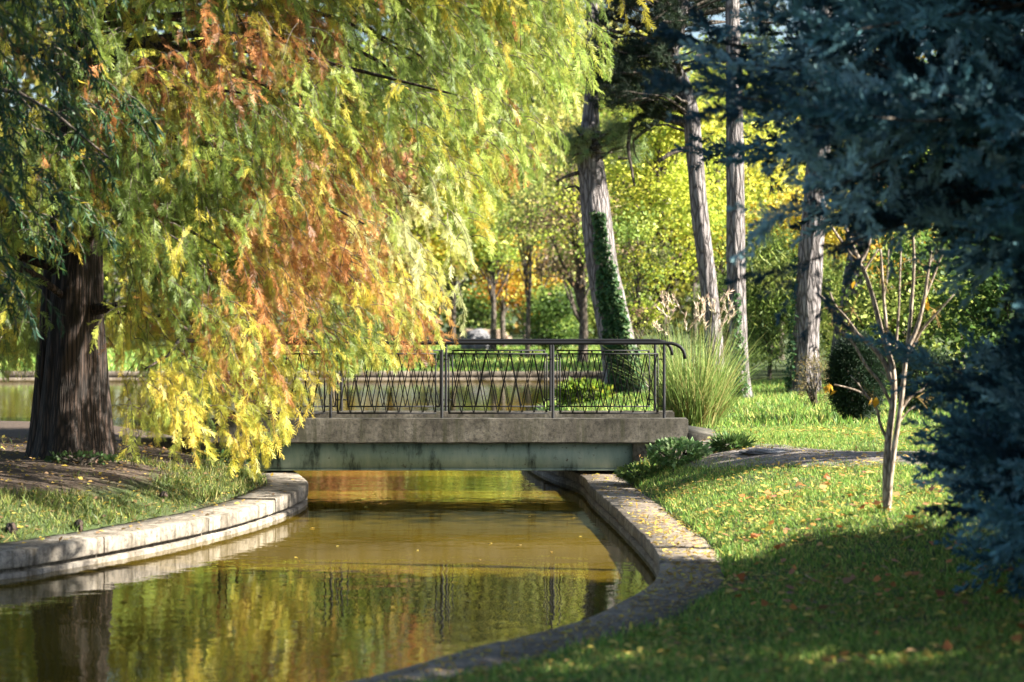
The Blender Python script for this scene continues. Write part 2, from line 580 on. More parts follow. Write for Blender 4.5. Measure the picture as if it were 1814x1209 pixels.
xs = np.concatenate([np.arange(-120, -14, 6), np.arange(-14, -7, 0.5), np.arange(-7, 6, 0.12), np.arange(6, 16, 0.4), np.arange(16, 30, 2), np.arange(30, 140, 10)])
ys = np.concatenate([np.arange(-6, 9, 0.5), np.arange(9, 32, 0.12), np.arange(32, 60, 0.3), np.arange(60, 72, 0.2), np.arange(72, 110, 2), np.arange(110, 420, 15)])
gx, gy = np.meshgrid(xs, ys, indexing='ij')
gp = np.stack([gx.ravel(), gy.ravel()], -1)
gd, gi = land(gp)
gz = height(gp, gd, gi)
PATH = resample([(2.35, 28.9), (2.75, 27.0), (3.6, 25.5), (4.9, 24.4), (6.8, 23.4), (11, 22)], 0.15)
pd = seg_dist(gp, PATH)
lawn = np.where(gi, 0.05 + 0.55 * np.exp(-((gd - 0.9) / 0.7) ** 2) + 0.2 * sstep(23.5, 20, gp[:, 1]), 0.62)
lawn = lawn * sstep(0.4, 1.1, pd)
nx, ny = len(xs), len(ys)
i, j = np.meshgrid(np.arange(nx - 1), np.arange(ny - 1), indexing='ij')
gq = np.stack([i * ny + j, (i + 1) * ny + j, (i + 1) * ny + j + 1, i * ny + j + 1], -1).reshape(-1, 4)
o = mk("ground", np.column_stack([gp, gz]), gq, M_GROUND, tint=np.repeat(lawn[:, None], 3, 1), smooth=True)
o["kind"] = "structure"

o = mk("pond_water", [(-95, -4, 0), (8, -4, 0), (8, 71, 0), (-95, 71, 0)], [(0, 1, 2, 3)], M_WATER)
o["kind"] = "structure"

# trodden path from the bridge to the right
pv, pq = [], []
tn = nrm(np.gradient(PATH, axis=0))
for k_, (p, tg) in enumerate(zip(PATH, tn)):
    nm = np.array([-tg[1], tg[0]])
    hw = 0.30 + 0.55 * sstep(0, 3, k_ * 0.15)
    for q in np.linspace(-1, 1, 13):
        jit = 0.16 * mnoise.noise(Vector((p[0] * 2.2, p[1] * 2.2, q)))
        pv.append(p + nm * hw * q * (1 + jit))
pv = np.array(pv)
cross = np.tile(np.linspace(-1, 1, 13), len(PATH))
pz = height(pv) + 0.02 * (1 - cross ** 2) + 0.012 - 0.05 * (np.abs(cross) > 0.95)
for k_ in range(len(PATH) - 1):
    for q in range(12):
        a = k_ * 13 + q
        pq.append((a, a + 1, a + 14, a + 13))
o = mk("dirt_path", np.column_stack([pv, pz]), pq, M_PATH, smooth=True)
o["kind"] = "structure"

# ------------------------------------------------------------------ kerbs
def sweep(line, profile, rng=None, jit=0.0):
    """profile points (d, z): d metres inland of the line"""
    tg = nrm(np.gradient(line, axis=0))
    nm = np.stack([tg[:, 1], -tg[:, 0]], -1)
    if sweep.flip:
        nm = -nm
    V = []
    for p, n_ in zip(line, nm):
        for d_, z in profile:
            jj = jit * mnoise.noise(Vector((p[0] * 6, p[1] * 6, d_ * 3 + z * 7))) if jit else 0
            q = p + n_ * (d_ + jj)
            V.append((q[0], q[1], z + jj * 0.7))
    k_ = len(profile)
    Q = []
    for a in range(len(line) - 1):
        for c_ in range(k_):
            c2 = (c_ + 1) % k_
            Q.append((a * k_ + c_, a * k_ + c2, (a + 1) * k_ + c2, (a + 1) * k_ + c_))
    T = []
    for off in (0, (len(line) - 1) * k_):
        for c_ in range(1, k_ - 1):
            T.append((off, off + c_, off + c_ + 1))
    return np.array(V), Q, T
sweep.flip = False

def kerb(line, label, mat, seg_len, top, width, org):
    root = thing("pond_kerb", label, "kerb", org)
    V, Q, T = sweep(line, [(-0.035, -0.6), (-0.03, 0.045), (0.05, 0.05), (0.05, 0.095), (0.45, 0.095), (0.45, -0.6)], jit=0.006)
    mk("wall_footing", V, Q, mat, root, org, tris=T)
    L = np.concatenate([[0], np.cumsum(np.linalg.norm(np.diff(line, axis=0), axis=1))])
    n = max(1, int(round(L[-1] / seg_len)))
    for s in range(n):
        a, b_ = L[-1] * s / n + 0.009, L[-1] * (s + 1) / n - 0.009
        m_ = max(3, int((b_ - a) / 0.1))
        u = np.linspace(a, b_, m_)
        ln = np.stack([np.interp(u, L, line[:, 0]), np.interp(u, L, line[:, 1])], -1)
        dz = 0.008 * math.sin(s * 2.3)
        V, Q, T = sweep(ln, [(-0.035, 0.097), (-0.04, 0.11), (-0.038, top - 0.012 + dz), (-0.026, top + dz), (width * 0.5, top + 0.004 + dz), (width, top - 0.004 + dz), (width, 0.097)], jit=0.009)
        mk("coping_stone", V, Q, mat, root, org, tris=T)
    return root

cut = np.searchsorted(-shore_r[:, 1], -58.0)
far_line = shore_r[(shore_r[:, 0] > -45) & (np.arange(len(shore_r)) < cut)][::4]
near_line = shore_r[(np.arange(len(shore_r)) >= cut) & (shore_r[:, 1] > 9.0) & (shore_r[:, 1] < 35.5)]
# the right-hand kerb is walked from far to near, so land lies on its left: the normal is flipped
sweep.flip = True
kerb(near_line, "long curved concrete kerb strewn with yellow leaves along the right bank", M_KERBR, 2.4, 0.235, 0.56, (1.3, 20, 0))
kerb(far_line, "thin straight concrete kerb along the far shore of the pond", M_KERBR, 4.0, 0.25, 0.5, (-8, 68, 0))
lline = shore_l[(shore_l[:, 0] > -11)]
kerb(lline, "pale sunlit concrete kerb curving round the left bank by the cypress", M_KERB, 2.1, 0.26, 0.58, (-3.5, 23, 0))

# ------------------------------------------------------------------ footbridge
BY0, BY1 = 28.1, 30.15
bridge = thing("footbridge", "small concrete footbridge with black iron railings over the pond", "bridge", (-0.9, 29.1, 0))
ORG = (-0.9, 29.1, 0)
def bbox(name, dims, mat, bevel=0.012, cuts=0, jitter=0.0):
    o_ = soft_box(name, dims, mat, bridge, bevel, cuts, jitter, ORG)
    return o_
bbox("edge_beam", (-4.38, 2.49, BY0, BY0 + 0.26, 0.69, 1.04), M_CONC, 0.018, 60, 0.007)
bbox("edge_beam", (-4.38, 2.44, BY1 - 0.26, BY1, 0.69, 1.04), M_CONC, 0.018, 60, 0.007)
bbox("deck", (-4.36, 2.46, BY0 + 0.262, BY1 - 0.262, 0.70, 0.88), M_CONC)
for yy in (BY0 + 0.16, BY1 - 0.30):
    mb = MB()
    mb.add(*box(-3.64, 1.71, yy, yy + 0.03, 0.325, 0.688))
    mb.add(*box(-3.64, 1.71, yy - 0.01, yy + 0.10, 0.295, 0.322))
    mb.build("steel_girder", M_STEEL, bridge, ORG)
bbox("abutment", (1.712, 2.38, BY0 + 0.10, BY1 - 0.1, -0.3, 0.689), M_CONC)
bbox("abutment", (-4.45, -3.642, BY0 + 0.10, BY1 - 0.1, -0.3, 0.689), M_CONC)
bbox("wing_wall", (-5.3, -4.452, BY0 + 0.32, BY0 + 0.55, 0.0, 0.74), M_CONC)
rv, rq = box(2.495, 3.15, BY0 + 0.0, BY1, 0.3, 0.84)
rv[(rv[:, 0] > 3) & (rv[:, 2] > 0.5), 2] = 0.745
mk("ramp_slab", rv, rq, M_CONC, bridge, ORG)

def railing(Y, zoff, xend, curl):
    rail = bpy.data.objects.new("railing", None)
    COL.objects.link(rail)
    rail.parent = bridge
    px = [-4.147, -2.571, -0.995, 0.581, 2.157]
    for x in px:
        V, Q = tube([(x, Y, 0.98), (x, Y, 2.09)], 0.021, 10)
        mk("post", V, Q, M_IRON, rail, ORG, smooth=True)
    pts = [(px[0] - 0.55, Y, 1.85), (px[0] - 0.5, Y, 2.0), (px[0] - 0.36, Y, 2.08), (px[0] - 0.2, Y, 2.10)] + [(x, Y, 2.105) for x in np.linspace(px[0], xend, 14)]
    pts += [(xend + a, Y, 2.105 - b_) for a, b_ in ((0.08, 0.004), (0.15, 0.022), (0.21, 0.058), (0.25, 0.11), (0.268, 0.17), (0.272, 0.225))]
    V, Q = tube(pts, 0.025, 12)
    mk("handrail", V, Q, M_IRON, rail, ORG, smooth=True)
    for a, b_ in zip(px[:-1], px[1:]):
        mb = MB()
        x0, x1, z0, z1 = a + 0.088, b_ - 0.078, 1.10, 1.962
        fw = 0.010
        mb.add(*box(x0, x1, Y - fw, Y + fw, z1 - 0.020, z1))
        mb.add(*box(x0, x1, Y - fw, Y + fw, z0, z0 + 0.020))
        mb.add(*box(x0, x0 + 0.019, Y - fw, Y + fw, z0 + 0.0222, z1 - 0.0222))
        mb.add(*box(x1 - 0.019, x1, Y - fw, Y + fw, z0 + 0.0222, z1 - 0.0222))
        n = 8
        xn = np.linspace(x0 + 0.02, x1 - 0.02, n + 1)
        for c_ in range(n):
            for (xa, xb, yo) in ((xn[c_], xn[c_ + 1], -0.006), (xn[c_ + 1], xn[c_], 0.006)):
                mb.add(*tube([(xa + 0.004 * np.sign(xb - xa), Y + yo, z1 - 0.02), (xb - 0.004 * np.sign(xb - xa), Y + yo, z0 + 0.02)], 0.0072, 4))
        for zc in (z1 - 0.085, z0 + 0.11):
            mb.add(*box(a + 0.025, x0, Y - 0.008, Y + 0.008, zc - 0.009, zc + 0.009))
            mb.add(*box(x1, b_ - 0.025, Y - 0.008, Y + 0.008, zc - 0.009, zc + 0.009))
        mb.build("lattice_panel", M_IRON, rail, ORG)
    return rail
railing(BY0 + 0.13, 0, 2.18, True)
railing(BY1 - 0.13, 0, 2.14, True)

# ------------------------------------------------------------------ tree helpers
def trunk_mesh(path, r0, r1, k, flare=0.35, bark=0.09, seed=0.0, lobes=None, step=0.12):
    pts = resample(path, step)
    L = np.concatenate([[0], np.cumsum(np.linalg.norm(np.diff(pts, axis=0), axis=1))])
    s = L / L[-1]
    rad = r0 + (r1 - r0) * s ** 0.9 + r0 * flare * np.exp(-L / 0.35)
    return tube(pts, rad, k, bark=bark, seed=seed, lobes=lobes)

def limb(a, b_, r0, r1, rng, sag=0.15, n=7, k=5):
    a, b_ = np.asarray(a, float), np.asarray(b_, float)
    s = np.linspace(0, 1, n)[:, None]
    L = np.linalg.norm(b_ - a)
    mid = rng.normal(0, 0.07 * L, 3)
    pts = a + (b_ - a) * s + np.sin(np.pi * s) * (mid + np.array([0, 0, sag * L]))
    pts[1:-1] += rng.normal(0, 0.015 * L, (n - 2, 3))
    return tube(pts, np.linspace(r0, r1, n), k, cap=False)

def clump_tree(name, label, cat, base, h, rx, ry, z0, pal, n, size, tr, seed, clumps=60, group=None, slim=False, droop=0.0,
               bark=None, spread=0.30, lean=(0, 0), show_limbs=True, mat=None):
    rng = np.random.default_rng(seed)
    bx, by = base
    bz = float(height([(bx, by)])[0])
    org = (bx, by, bz)
    root = thing(name, label, cat, org, group)
    top = np.array([bx + lean[0], by + lean[1], bz + h])
    ctr = np.array([bx + lean[0] * 0.6, by + lean[1] * 0.6, bz + (z0 + h) / 2])
    rad = np.array([rx, ry, (h - z0) / 2])
    d = rand_dirs(clumps, rng)
    rr = rng.uniform(0.25, 1.0, clumps) ** 0.5
    cc = ctr + d * rr[:, None] * rad * 0.88
    pts = [(bx, by, bz - 0.15), (bx + lean[0] * .1 + rng.normal(0, .06), by + lean[1] * .1, bz + h * 0.25), (bx + lean[0] * .4 + rng.normal(0, .1), by + lean[1] * .4, bz + h * 0.55), tuple(top - (0, 0, h * 0.08))]
    V, Q = trunk_mesh(pts, tr, tr * 0.2, 10, bark=0.06, seed=seed, step=0.3)
    mk("trunk", V, Q, bark or M_BARK, root, org, smooth=True)
    if show_limbs:
        mb = MB()
        for q in cc[: min(clumps, 40)]:
            zt = min(max(bz + h * 0.18, q[2] - rng.uniform(0.1, 0.35) * h), bz + h * 0.85)
            s = (zt - bz) / h
            a = np.array([bx + lean[0] * s, by + lean[1] * s, zt])
            mb.add(*limb(a, q, tr * 0.4 * (1 - s * 0.6), tr * 0.07, rng, 0.08))
        mb.build("branches", bark or M_BARK, root, org, True)
    per = rng.dirichlet(np.full(clumps, 3.0)) * n
    Ps, Cs = [], []
    pal = np.asarray(pal, float)
    for q, m_ in zip(cc, per):
        m_ = max(4, int(m_))
        sg = rad.mean() * spread * rng.uniform(0.6, 1.25)
        p = q + rng.normal(0, 1, (m_, 3)) * sg * np.array([1, 1, 0.6])
        base_c = pal[rng.integers(0, len(pal))]
        c_ = base_c * (1 + rng.normal(0, 0.15)) * (1 + rng.normal(0, 0.16, (m_, 1))).clip(0.5, 1.6)
        Ps.append(p); Cs.append(c_)
    Ps, Cs = np.concatenate(Ps), np.concatenate(Cs)
    ok = Ps[:, 2] > bz + 0.05
    Ps, Cs = Ps[ok], Cs[ok]
    m_ = len(Ps)
    dirs = rand_dirs(m_, rng) * np.array([1, 1, 0.6]) + np.array([0, 0, -0.35 - droop])
    tv, tq = T_SLIM if slim else T_LEAF
    V, Q, C = inst(tv, tq, Ps, frames(dirs, rng.uniform(0, 6.28, m_)), size * rng.uniform(0.6, 1.3, m_), Cs.clip(0.004, 0.95))
    mk("foliage", V, Q, mat or M_LEAF, root, org, C)
    return root

# ------------------------------------------------------------------ the bald cypress at the left
G_DK, G_GR, G_YG, G_YE, G_PA, G_RU, G_BR = (0.06, 0.10, 0.022), (0.17, 0.25, 0.06), (0.46, 0.50, 0.09), (0.74, 0.58, 0.10), (0.70, 0.74, 0.36), (0.56, 0.25, 0.09), (0.30, 0.13, 0.05)
env_x = np.array([0, 62, 66, 205, 210, 270, 330, 370, 440, 500, 560, 600, 640, 750, 785, 845, 860, 900, 940, 960, 990, 1005, 1050, 1090, 1120])
env_y = np.array([655, 655, 620, 600, 785, 815, 820, 800, 838, 775, 715, 655, 645, 640, 600, 565, 480, 405, 385, 350, 285, 255, 195, 110, 40])
TRX, TRY = -5.66, 25.4
blobs = [  # photo-plane centre, radii, colour family: where this crown has turned rust, stayed green or gone yellow; 'p' paints sun highlights into the leaves
    (540, 420, 125, 150, 'r'), (480, 530, 80, 80, 'r'), (690, 560, 50, 90, 'r'), (410, 90, 150, 90, 'b'), (300, 150, 90, 80, 'b'), (950, 230, 45, 95, 'r'), (90, 345, 38, 50, 'r'),
    (290, 770, 50, 70, 'r'), (640, 250, 70, 60, 'r'), (390, 650, 55, 60, 'r'), (560, 250, 50, 60, 'b'),
    (250, 260, 110, 110, 'g'), (440, 200, 70, 60, 'g'), (640, 50, 110, 60, 'g'), (640, 310, 75, 40, 'p'), (590, 260, 60, 50, 'g'), (330, 490, 60, 70, 'g'), (760, 60, 90, 60, 'g'),
    (720, 420, 130, 110, 'p'), (790, 360, 60, 60, 'p'), (690, 470, 60, 60, 'y'), (860, 150, 120, 110, 'l'), (960, 100, 120, 90, 'l'),
    (430, 600, 100, 90, 'y'), (480, 700, 90, 80, 'y'), (230, 640, 60, 90, 'y'), (330, 730, 70, 60, 'y'), (400, 720, 60, 60, 'y'), (700, 600, 80, 60, 'y'), (170, 480, 60, 120, 'y')]
FAM = {'r': [G_RU, (0.6, 0.32, 0.12), G_BR, (0.56, 0.30, 0.08), (0.5, 0.42, 0.08)], 'b': [G_BR, G_RU, (0.3, 0.26, 0.04), (0.2, 0.17, 0.03)], 'g': [G_GR, (0.2, 0.28, 0.06), G_GR, (0.12, 0.18, 0.035)],
       'p': [G_PA, (0.76, 0.74, 0.30), (0.64, 0.62, 0.16)], 'y': [G_YE, (0.6, 0.54, 0.08), G_YG], 'l': [(0.40, 0.50, 0.11), (0.46, 0.50, 0.10), (0.28, 0.40, 0.08)], 'n': [(0.36, 0.44, 0.09), G_GR, (0.22, 0.30, 0.06), (0.5, 0.44, 0.06)]}

def cypress():
    rng = np.random.default_rng(11)
    bz = 0.72
    org = (TRX, TRY, bz)
    root = thing("bald_cypress", "large weeping bald cypress turning yellow and rust beside the bridge", "tree", org)
    def lob(th, s):
        a = 1 + 0.16 * np.cos(3 * th + 0.6) + 0.10 * np.cos(5 * th + 2.0) + 0.05 * np.cos(11 * th)
        f = max(0.25, 1 - s * 2.2)
        return 1 + (a - 1) * f
    V, Q = trunk_mesh([(TRX, TRY, bz - 0.3), (TRX + .02, TRY, 1.6), (TRX + 0.10, TRY, 3.0), (TRX + 0.12, TRY + .05, 6), (TRX + .2, TRY, 11.5)], 0.40, 0.08, 56, 0.50, 0.05, 2.0, lob, 0.1)
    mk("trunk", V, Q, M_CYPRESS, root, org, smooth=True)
    # buttress stems fused to the foot of the trunk
    for (dx, dy, r0, tx) in ((-0.40, 0.25, 0.18, 0.22), (0.38, 0.30, 0.16, -0.2)):
        V, Q = trunk_mesh([(TRX + dx, TRY + dy, bz - 0.3), (TRX + dx + tx * .3, TRY + dy, 1.7), (TRX + dx + tx * 0.7, TRY + dy * 0.9, 3.2), (TRX + dx + tx, TRY + dy * 0.6, 5.0)], r0, 0.08, 30, 0.7, 0.06, dx * 9, None, 0.1)
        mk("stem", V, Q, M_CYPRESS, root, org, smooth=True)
    clumps = []
    tries = 0
    while len(clumps) < 1050 and tries < 120000:
        tries += 1
        x = rng.uniform(-9.2, 1.9); y = rng.uniform(20.9, 29.8); z = rng.uniform(0.9, 9.6)
        sc = FPX / y
        px = CX + x * sc
        py = HOR - (z - EYE) * sc
        lim = min(np.interp(px, env_x, env_y), np.interp(px + 62, env_x, env_y) if px > 560 else 2000)
        if py > lim - 42 or px > 1040:
            continue
        rx_ = 7.6 - 0.02 * max(0, z - 6) ** 2 - 0.55 * max(0, z - 7)
        dx, dy = (x - TRX) / rx_, (y - 25.6) / 4.2
        rr = dx * dx + dy * dy
        if rr > 1 or (rr < 0.12 and rng.random() < 0.75) or (y < 25.3 and 62 < px < 200 and py > 350):
            continue
        if rr < 0.5 and y > 24.5 and rng.random() < 0.45:
            continue
        if mnoise.noise(Vector((x * 0.75, y * 0.75, z * 0.6))) < -0.07 or mnoise.noise(Vector((x * 1.6, y * 1.6 + 7, z * 1.3))) < -0.34:
            continue
        clumps.append((x, y, z, px, py))
    up = 0  # extra unseen clumps above the frame, added to shade the crown's upper left
    while up < 330:
        x = rng.uniform(-4.6, 0.9); y = rng.uniform(21.2, 27.5); z = rng.uniform(6.9, 10.6)
        if ((x + 2.2) / 3.2) ** 2 + ((y - 24.2) / 3.2) ** 2 > 1 - 0.10 * max(0, z - 8.5):
            continue
        if HOR - (z - EYE) * FPX / y > -40:
            continue
        clumps.append((x, y, z, CX + x * FPX / y, HOR - (z - EYE) * FPX / y)); up += 1
    clumps = np.array(clumps)
    limbs = MB()
    for q in clumps[::16]:
        hz = min(max(q[2] + rng.uniform(-0.6, 1.0), 2.6), 10.5)
        limbs.add(*limb((TRX + 0.1, TRY, hz), q[:3] + (0, 0, 0.2), 0.05 + 0.03 * rng.random(), 0.012, rng, 0.16, 9, 6))
    twigs = MB()
    FP, FD, FC, FS = [], [], [], []
    for (x, y, z, px, py) in clumps:
        fam = 'n'
        best = 1.0
        jx, jy = px + rng.normal(0, 18), py + rng.normal(0, 18)
        for (cx_, cy_, ax, ay, f) in blobs:
            v_ = ((jx - cx_) / ax) ** 2 + ((jy - cy_) / ay) ** 2
            if v_ < best:
                best, fam = v_, f
        pal = np.array(FAM[fam])
        out = nrm(np.array([x - TRX, (y - TRY) * 1.0, 0.0]) + rng.normal(0, 0.4, 3) * (1, 1, 0))
        for _ in range(rng.integers(7, 11)):
            o_ = np.array([x, y, z]) + rng.normal(0, 1, 3) * (0.24, 0.26, 0.20)
            col = pal[rng.integers(0, len(pal))] * (1 + rng.normal(0, 0.14))
            if rng.random() < 0.08:
                col = np.array(FAM['ynlr'[rng.integers(0, 4)]][0])
            L = rng.uniform(0.32, 0.72)
            d = nrm(out * rng.uniform(0.3, 1.0) + rng.normal(0, 0.35, 3) + (0, 0, -0.1))
            pts = [o_]
            m_ = 6
            for s in range(m_):
                d = nrm(d + np.array([0, 0, -0.33]) + rng.normal(0, 0.08, 3))
                pts.append(pts[-1] + d * L / m_)
            pts = np.array(pts)
            if True:
                lim = np.interp(CX + pts[-1][0] * FPX / pts[-1][1], env_x, env_y)
            tz = EYE - (lim - HOR) * pts[-1][1] / FPX
            tpx = CX + pts[-1][0] * FPX / pts[-1][1]
            if 62 < tpx < 200 and pts[-1][1] < 25.3 and rng.random() < 0.60:
                tz = max(tz, EYE - (395 + 60 * rng.random() - HOR) * pts[-1][1] / FPX)
            if pts[-1][2] < tz - 0.05:
                pts = pts + np.array([0, 0, tz - pts[-1][2] + 0.03 * rng.random()])
            twigs.add(*tube(pts, np.linspace(0.006, 0.002, m_ + 1), 3, cap=False))
            nf = rng.integers(8, 12)
            for s in np.linspace(0.12, 1.0, nf):
                q = s * m_
                a = min(int(q), m_ - 1)
                p = pts[a] + (pts[a + 1] - pts[a]) * (q - a)
                td = nrm(pts[a + 1] - pts[a])
                fd = nrm(td * 0.7 + rng.normal(0, 0.42, 3) + (0, 0, -0.45))
                FP.append(p); FD.append(fd); FC.append(col * (1 + rng.normal(0, 0.13))); FS.append(rng.uniform(0.11, 0.21))
    FP, FD, FC, FS = map(np.array, (FP, FD, FC, FS))
    limbs.build("branches", M_CYPRESS, root, org, True)
    twigs.build("twigs", M_BARK, root, org)
    variants = [t_frond(rng) for _ in range(4)]
    sel = rng.integers(0, 4, len(FP))
    mb = MB()
    for v_ in range(4):
        k_ = sel == v_
        roll = rng.uniform(0, 6.28, k_.sum())
        V, Q, C = inst(*variants[v_], FP[k_], frames(FD[k_], roll), FS[k_], FC[k_].clip(0.01, 0.85))
        mb.add(V, Q, C)
    mb.build("foliage", M_FROND, root, org)
cypress()

# ------------------------------------------------------------------ willow hanging in at the top left
def willow():
    rng = np.random.default_rng(21)
    bx, by = -7.6, 19.6
    bz = float(height([(bx, by)])[0])
    org = (bx, by, bz)
    root = thing("willow_tree", "dark green narrow leaved willow hanging in from the left edge", "tree", org)
    V, Q = trunk_mesh([(bx, by, bz - 0.2), (bx + .1, by, 2.4), (bx - .1, by - .2, 5), (bx, by - .2, 8.5)], 0.3, 0.06, 18, 0.3, 0.07, 4.0)
    mk("trunk", V, Q, M_BARK, root, org, smooth=True)
    br = MB(); tw = br
    LP, LD, LC, LS = [], [], [], []
    starts = []
    while len(starts) < 330:
        z = rng.uniform(2.9, 7.6); y = rng.uniform(15.6, 21.0); x = rng.uniform(-9.5, -3.3)
        lim = np.interp(z, [2.2, 3.3, 3.9, 4.6, 5.4, 8], [-4.35, -4.15, -3.85, -3.62, -3.7, -4.6])
        if x > lim - 0.12 or (x < -5.5 and rng.random() < 0.6):
            continue
        starts.append((x, y, z))
    for (x, y, z) in starts:
        for _ in range(2):
            d = nrm(np.array([rng.uniform(0.1, 1.0), rng.uniform(-.5, .5), rng.uniform(-.3, .3)]))
            L = rng.uniform(0.4, 0.9)
            pts = [np.array([x, y, z]) - d * 0.25]
            for s in range(6):
                d = nrm(d + np.array([0, 0, -0.30]) + rng.normal(0, .08, 3))
                pts.append(pts[-1] + d * L / 6)
            pts = np.array(pts)
            tw.add(*tube(pts, np.linspace(0.006, 0.002, 7), 3, cap=False))
            col = np.array([(0.028, 0.075, 0.035), (0.038, 0.09, 0.03), (0.024, 0.065, 0.04), (0.08, 0.13, 0.03)][rng.integers(0, 4)])
            for s in np.linspace(0.05, 1, 26):
                q = s * 6; a = min(int(q), 5)
                p = pts[a] + (pts[a + 1] - pts[a]) * (q - a)
                LP.append(p); LD.append(nrm(pts[a + 1] - pts[a]) * .7 + rng.normal(0, .5, 3) + (0, 0, -.5))
                LC.append((0.42, 0.34, 0.04) if rng.random() < 0.02 else col * (1 + rng.normal(0, .2))); LS.append(rng.uniform(.09, .15))
    for (x, y, z) in starts[::9]:
        br.add(*limb((bx, by - .2, min(z + 0.3, 7.8)), (x, y, z), 0.05, 0.01, rng, .12))
    br.build("branches", M_BARK, root, org, True)
    V, Q, C = inst(*T_SLIM, np.array(LP), frames(np.array(LD), rng.uniform(0, 6.28, len(LP))), np.array(LS), np.array(LC).clip(.01, .8))
    mk("foliage", V, Q, M_LEAF, root, org, C)
willow()

# ------------------------------------------------------------------ blue junipers at the right
def juniper(bx, by, h, label, seed, xmin=None, r_base=3.1, n_br=270, zlow=0.45):
    rng = np.random.default_rng(seed)
    bz = float(height([(bx, by)])[0])
    org = (bx, by, bz)
    root = thing("blue_juniper", label, "conifer", org)
    V, Q = trunk_mesh([(bx, by, bz - .2), (bx + .05, by, bz + h * .3), (bx - .05, by + .05, bz + h * .65), (bx, by, bz + h)], 0.2, 0.03, 14, .3, .06, seed)
    mk("trunk", V, Q, M_BARK, root, org, smooth=True)
    br = MB()
    SP, SD, SS, SC = [], [], [], []
    for b_ in range(n_br):
        s = rng.random() ** 0.8
        if xmin is not None and b_ % 2:
            s = rng.uniform(0.17, 0.44) if b_ % 4 == 1 else rng.uniform(0.0, 0.15)
            if b_ % 12 == 1:
                s = rng.uniform(0.28, 0.60)
        z = bz + zlow + (h * 0.97 - zlow) * s
        az = rng.uniform(0, 2 * np.pi)
        d = np.array([math.cos(az), math.sin(az), 0])
        L = r_base * (1 - 0.72 * s ** 1.5) * rng.uniform(0.72, 1.0)
        if xmin is not None and d[0] < -0.25:
            lim = bx - np.interp(z + 0.1, *xmin) * (1 + d[1] * 2.6 / 14)
            L = max(0.5, min((3.6 if d[1] < 0 else 2.8) / max(abs(d[1]), 0.05), lim / -d[0]) * (rng.uniform(0.68, 0.92) if z > 3.25 else rng.uniform(0.58, 0.84)))
        elif xmin is not None and d[1] > 0.3:
            L = min(L, 2.8 / d[1])
        rise = rng.uniform(0.02, 0.28)
        m_ = 8
        pts = [np.array([bx, by, z])]
        dd = nrm(d + np.array([0, 0, rise]))
        for k_ in range(m_):
            dd = nrm(dd + rng.normal(0, .07, 3) + np.array([0, 0, -0.05 if k_ < 5 else 0.06]))
            pts.append(pts[-1] + dd * L / m_)
        pts = np.array(pts)
        br.add(*tube(pts, np.linspace(0.035, 0.005, m_ + 1), 5, cap=False))
        tone = np.array([(0.06, 0.15, 0.18), (0.11, 0.25, 0.29), (0.026, 0.068, 0.09), (0.28, 0.46, 0.50)][rng.integers(0, 4)])  # the paler tones paint sunlit sprays into the needle colour
        nb = int(5 + L * 5.2)
        for s2 in np.linspace(0.28, 1.0, nb):
            q = s2 * m_; a = min(int(q), m_ - 1)
            p = pts[a] + (pts[a + 1] - pts[a]) * (q - a)
            td = nrm(pts[a + 1] - pts[a])
            side = nrm(td * rng.uniform(.4, 1.0) + rng.normal(0, .55, 3) * (1, 1, .7))
            if s2 > 0.97:
                side = td
            L2 = rng.uniform(0.22, 0.55) * (1.15 - .5 * s2)
            for s3 in np.linspace(0.12, 1, 5):
                SP.append(p + side * L2 * s3)
                SD.append(nrm(side + rng.normal(0, .30, 3) + (0, 0, .16)))
                SS.append(rng.uniform(.20, .42)); SC.append(tone * (1 + rng.normal(0, .18)))
    br.build("branches", M_BARK, root, org, True)
    var = [t_plume(rng, 19) for _ in range(3)]
    SP, SD, SS, SC = map(np.array, (SP, SD, SS, SC))
    sel = rng.integers(0, 3, len(SP))
    mb = MB()
    for v_ in range(3):
        k_ = sel == v_
        mb.add(*inst(*var[v_], SP[k_], frames(SD[k_], rng.uniform(0, 6.28, k_.sum())), SS[k_], SC[k_].clip(.006, .6)))
    mb.build("foliage", M_JUNIPER, root, org)
    return root
XMIN = (np.array([0.8, 1.0, 1.2, 1.45, 1.7, 2.0, 2.3, 2.45, 2.6, 2.9, 3.05, 3.25, 3.5, 3.95, 4.35, 5.0, 6.5, 9]), 1.093 * np.array([3.5, 3.2, 2.95, 2.8, 2.65, 3.1, 3.3, 3.2, 3.55, 3.7, 3.7, 3.5, 3.0, 1.5, 1.05, 0.95, 1.5, 2.6]))
juniper(5.6, 15.3, 13.5, "large dark blue green juniper filling the right side of the view", 31, XMIN, 3.5, 800)
juniper(6.0, 9.6, 12.0, "blue juniper beside the camera just outside the right edge", 32, None, 2.9, 480)

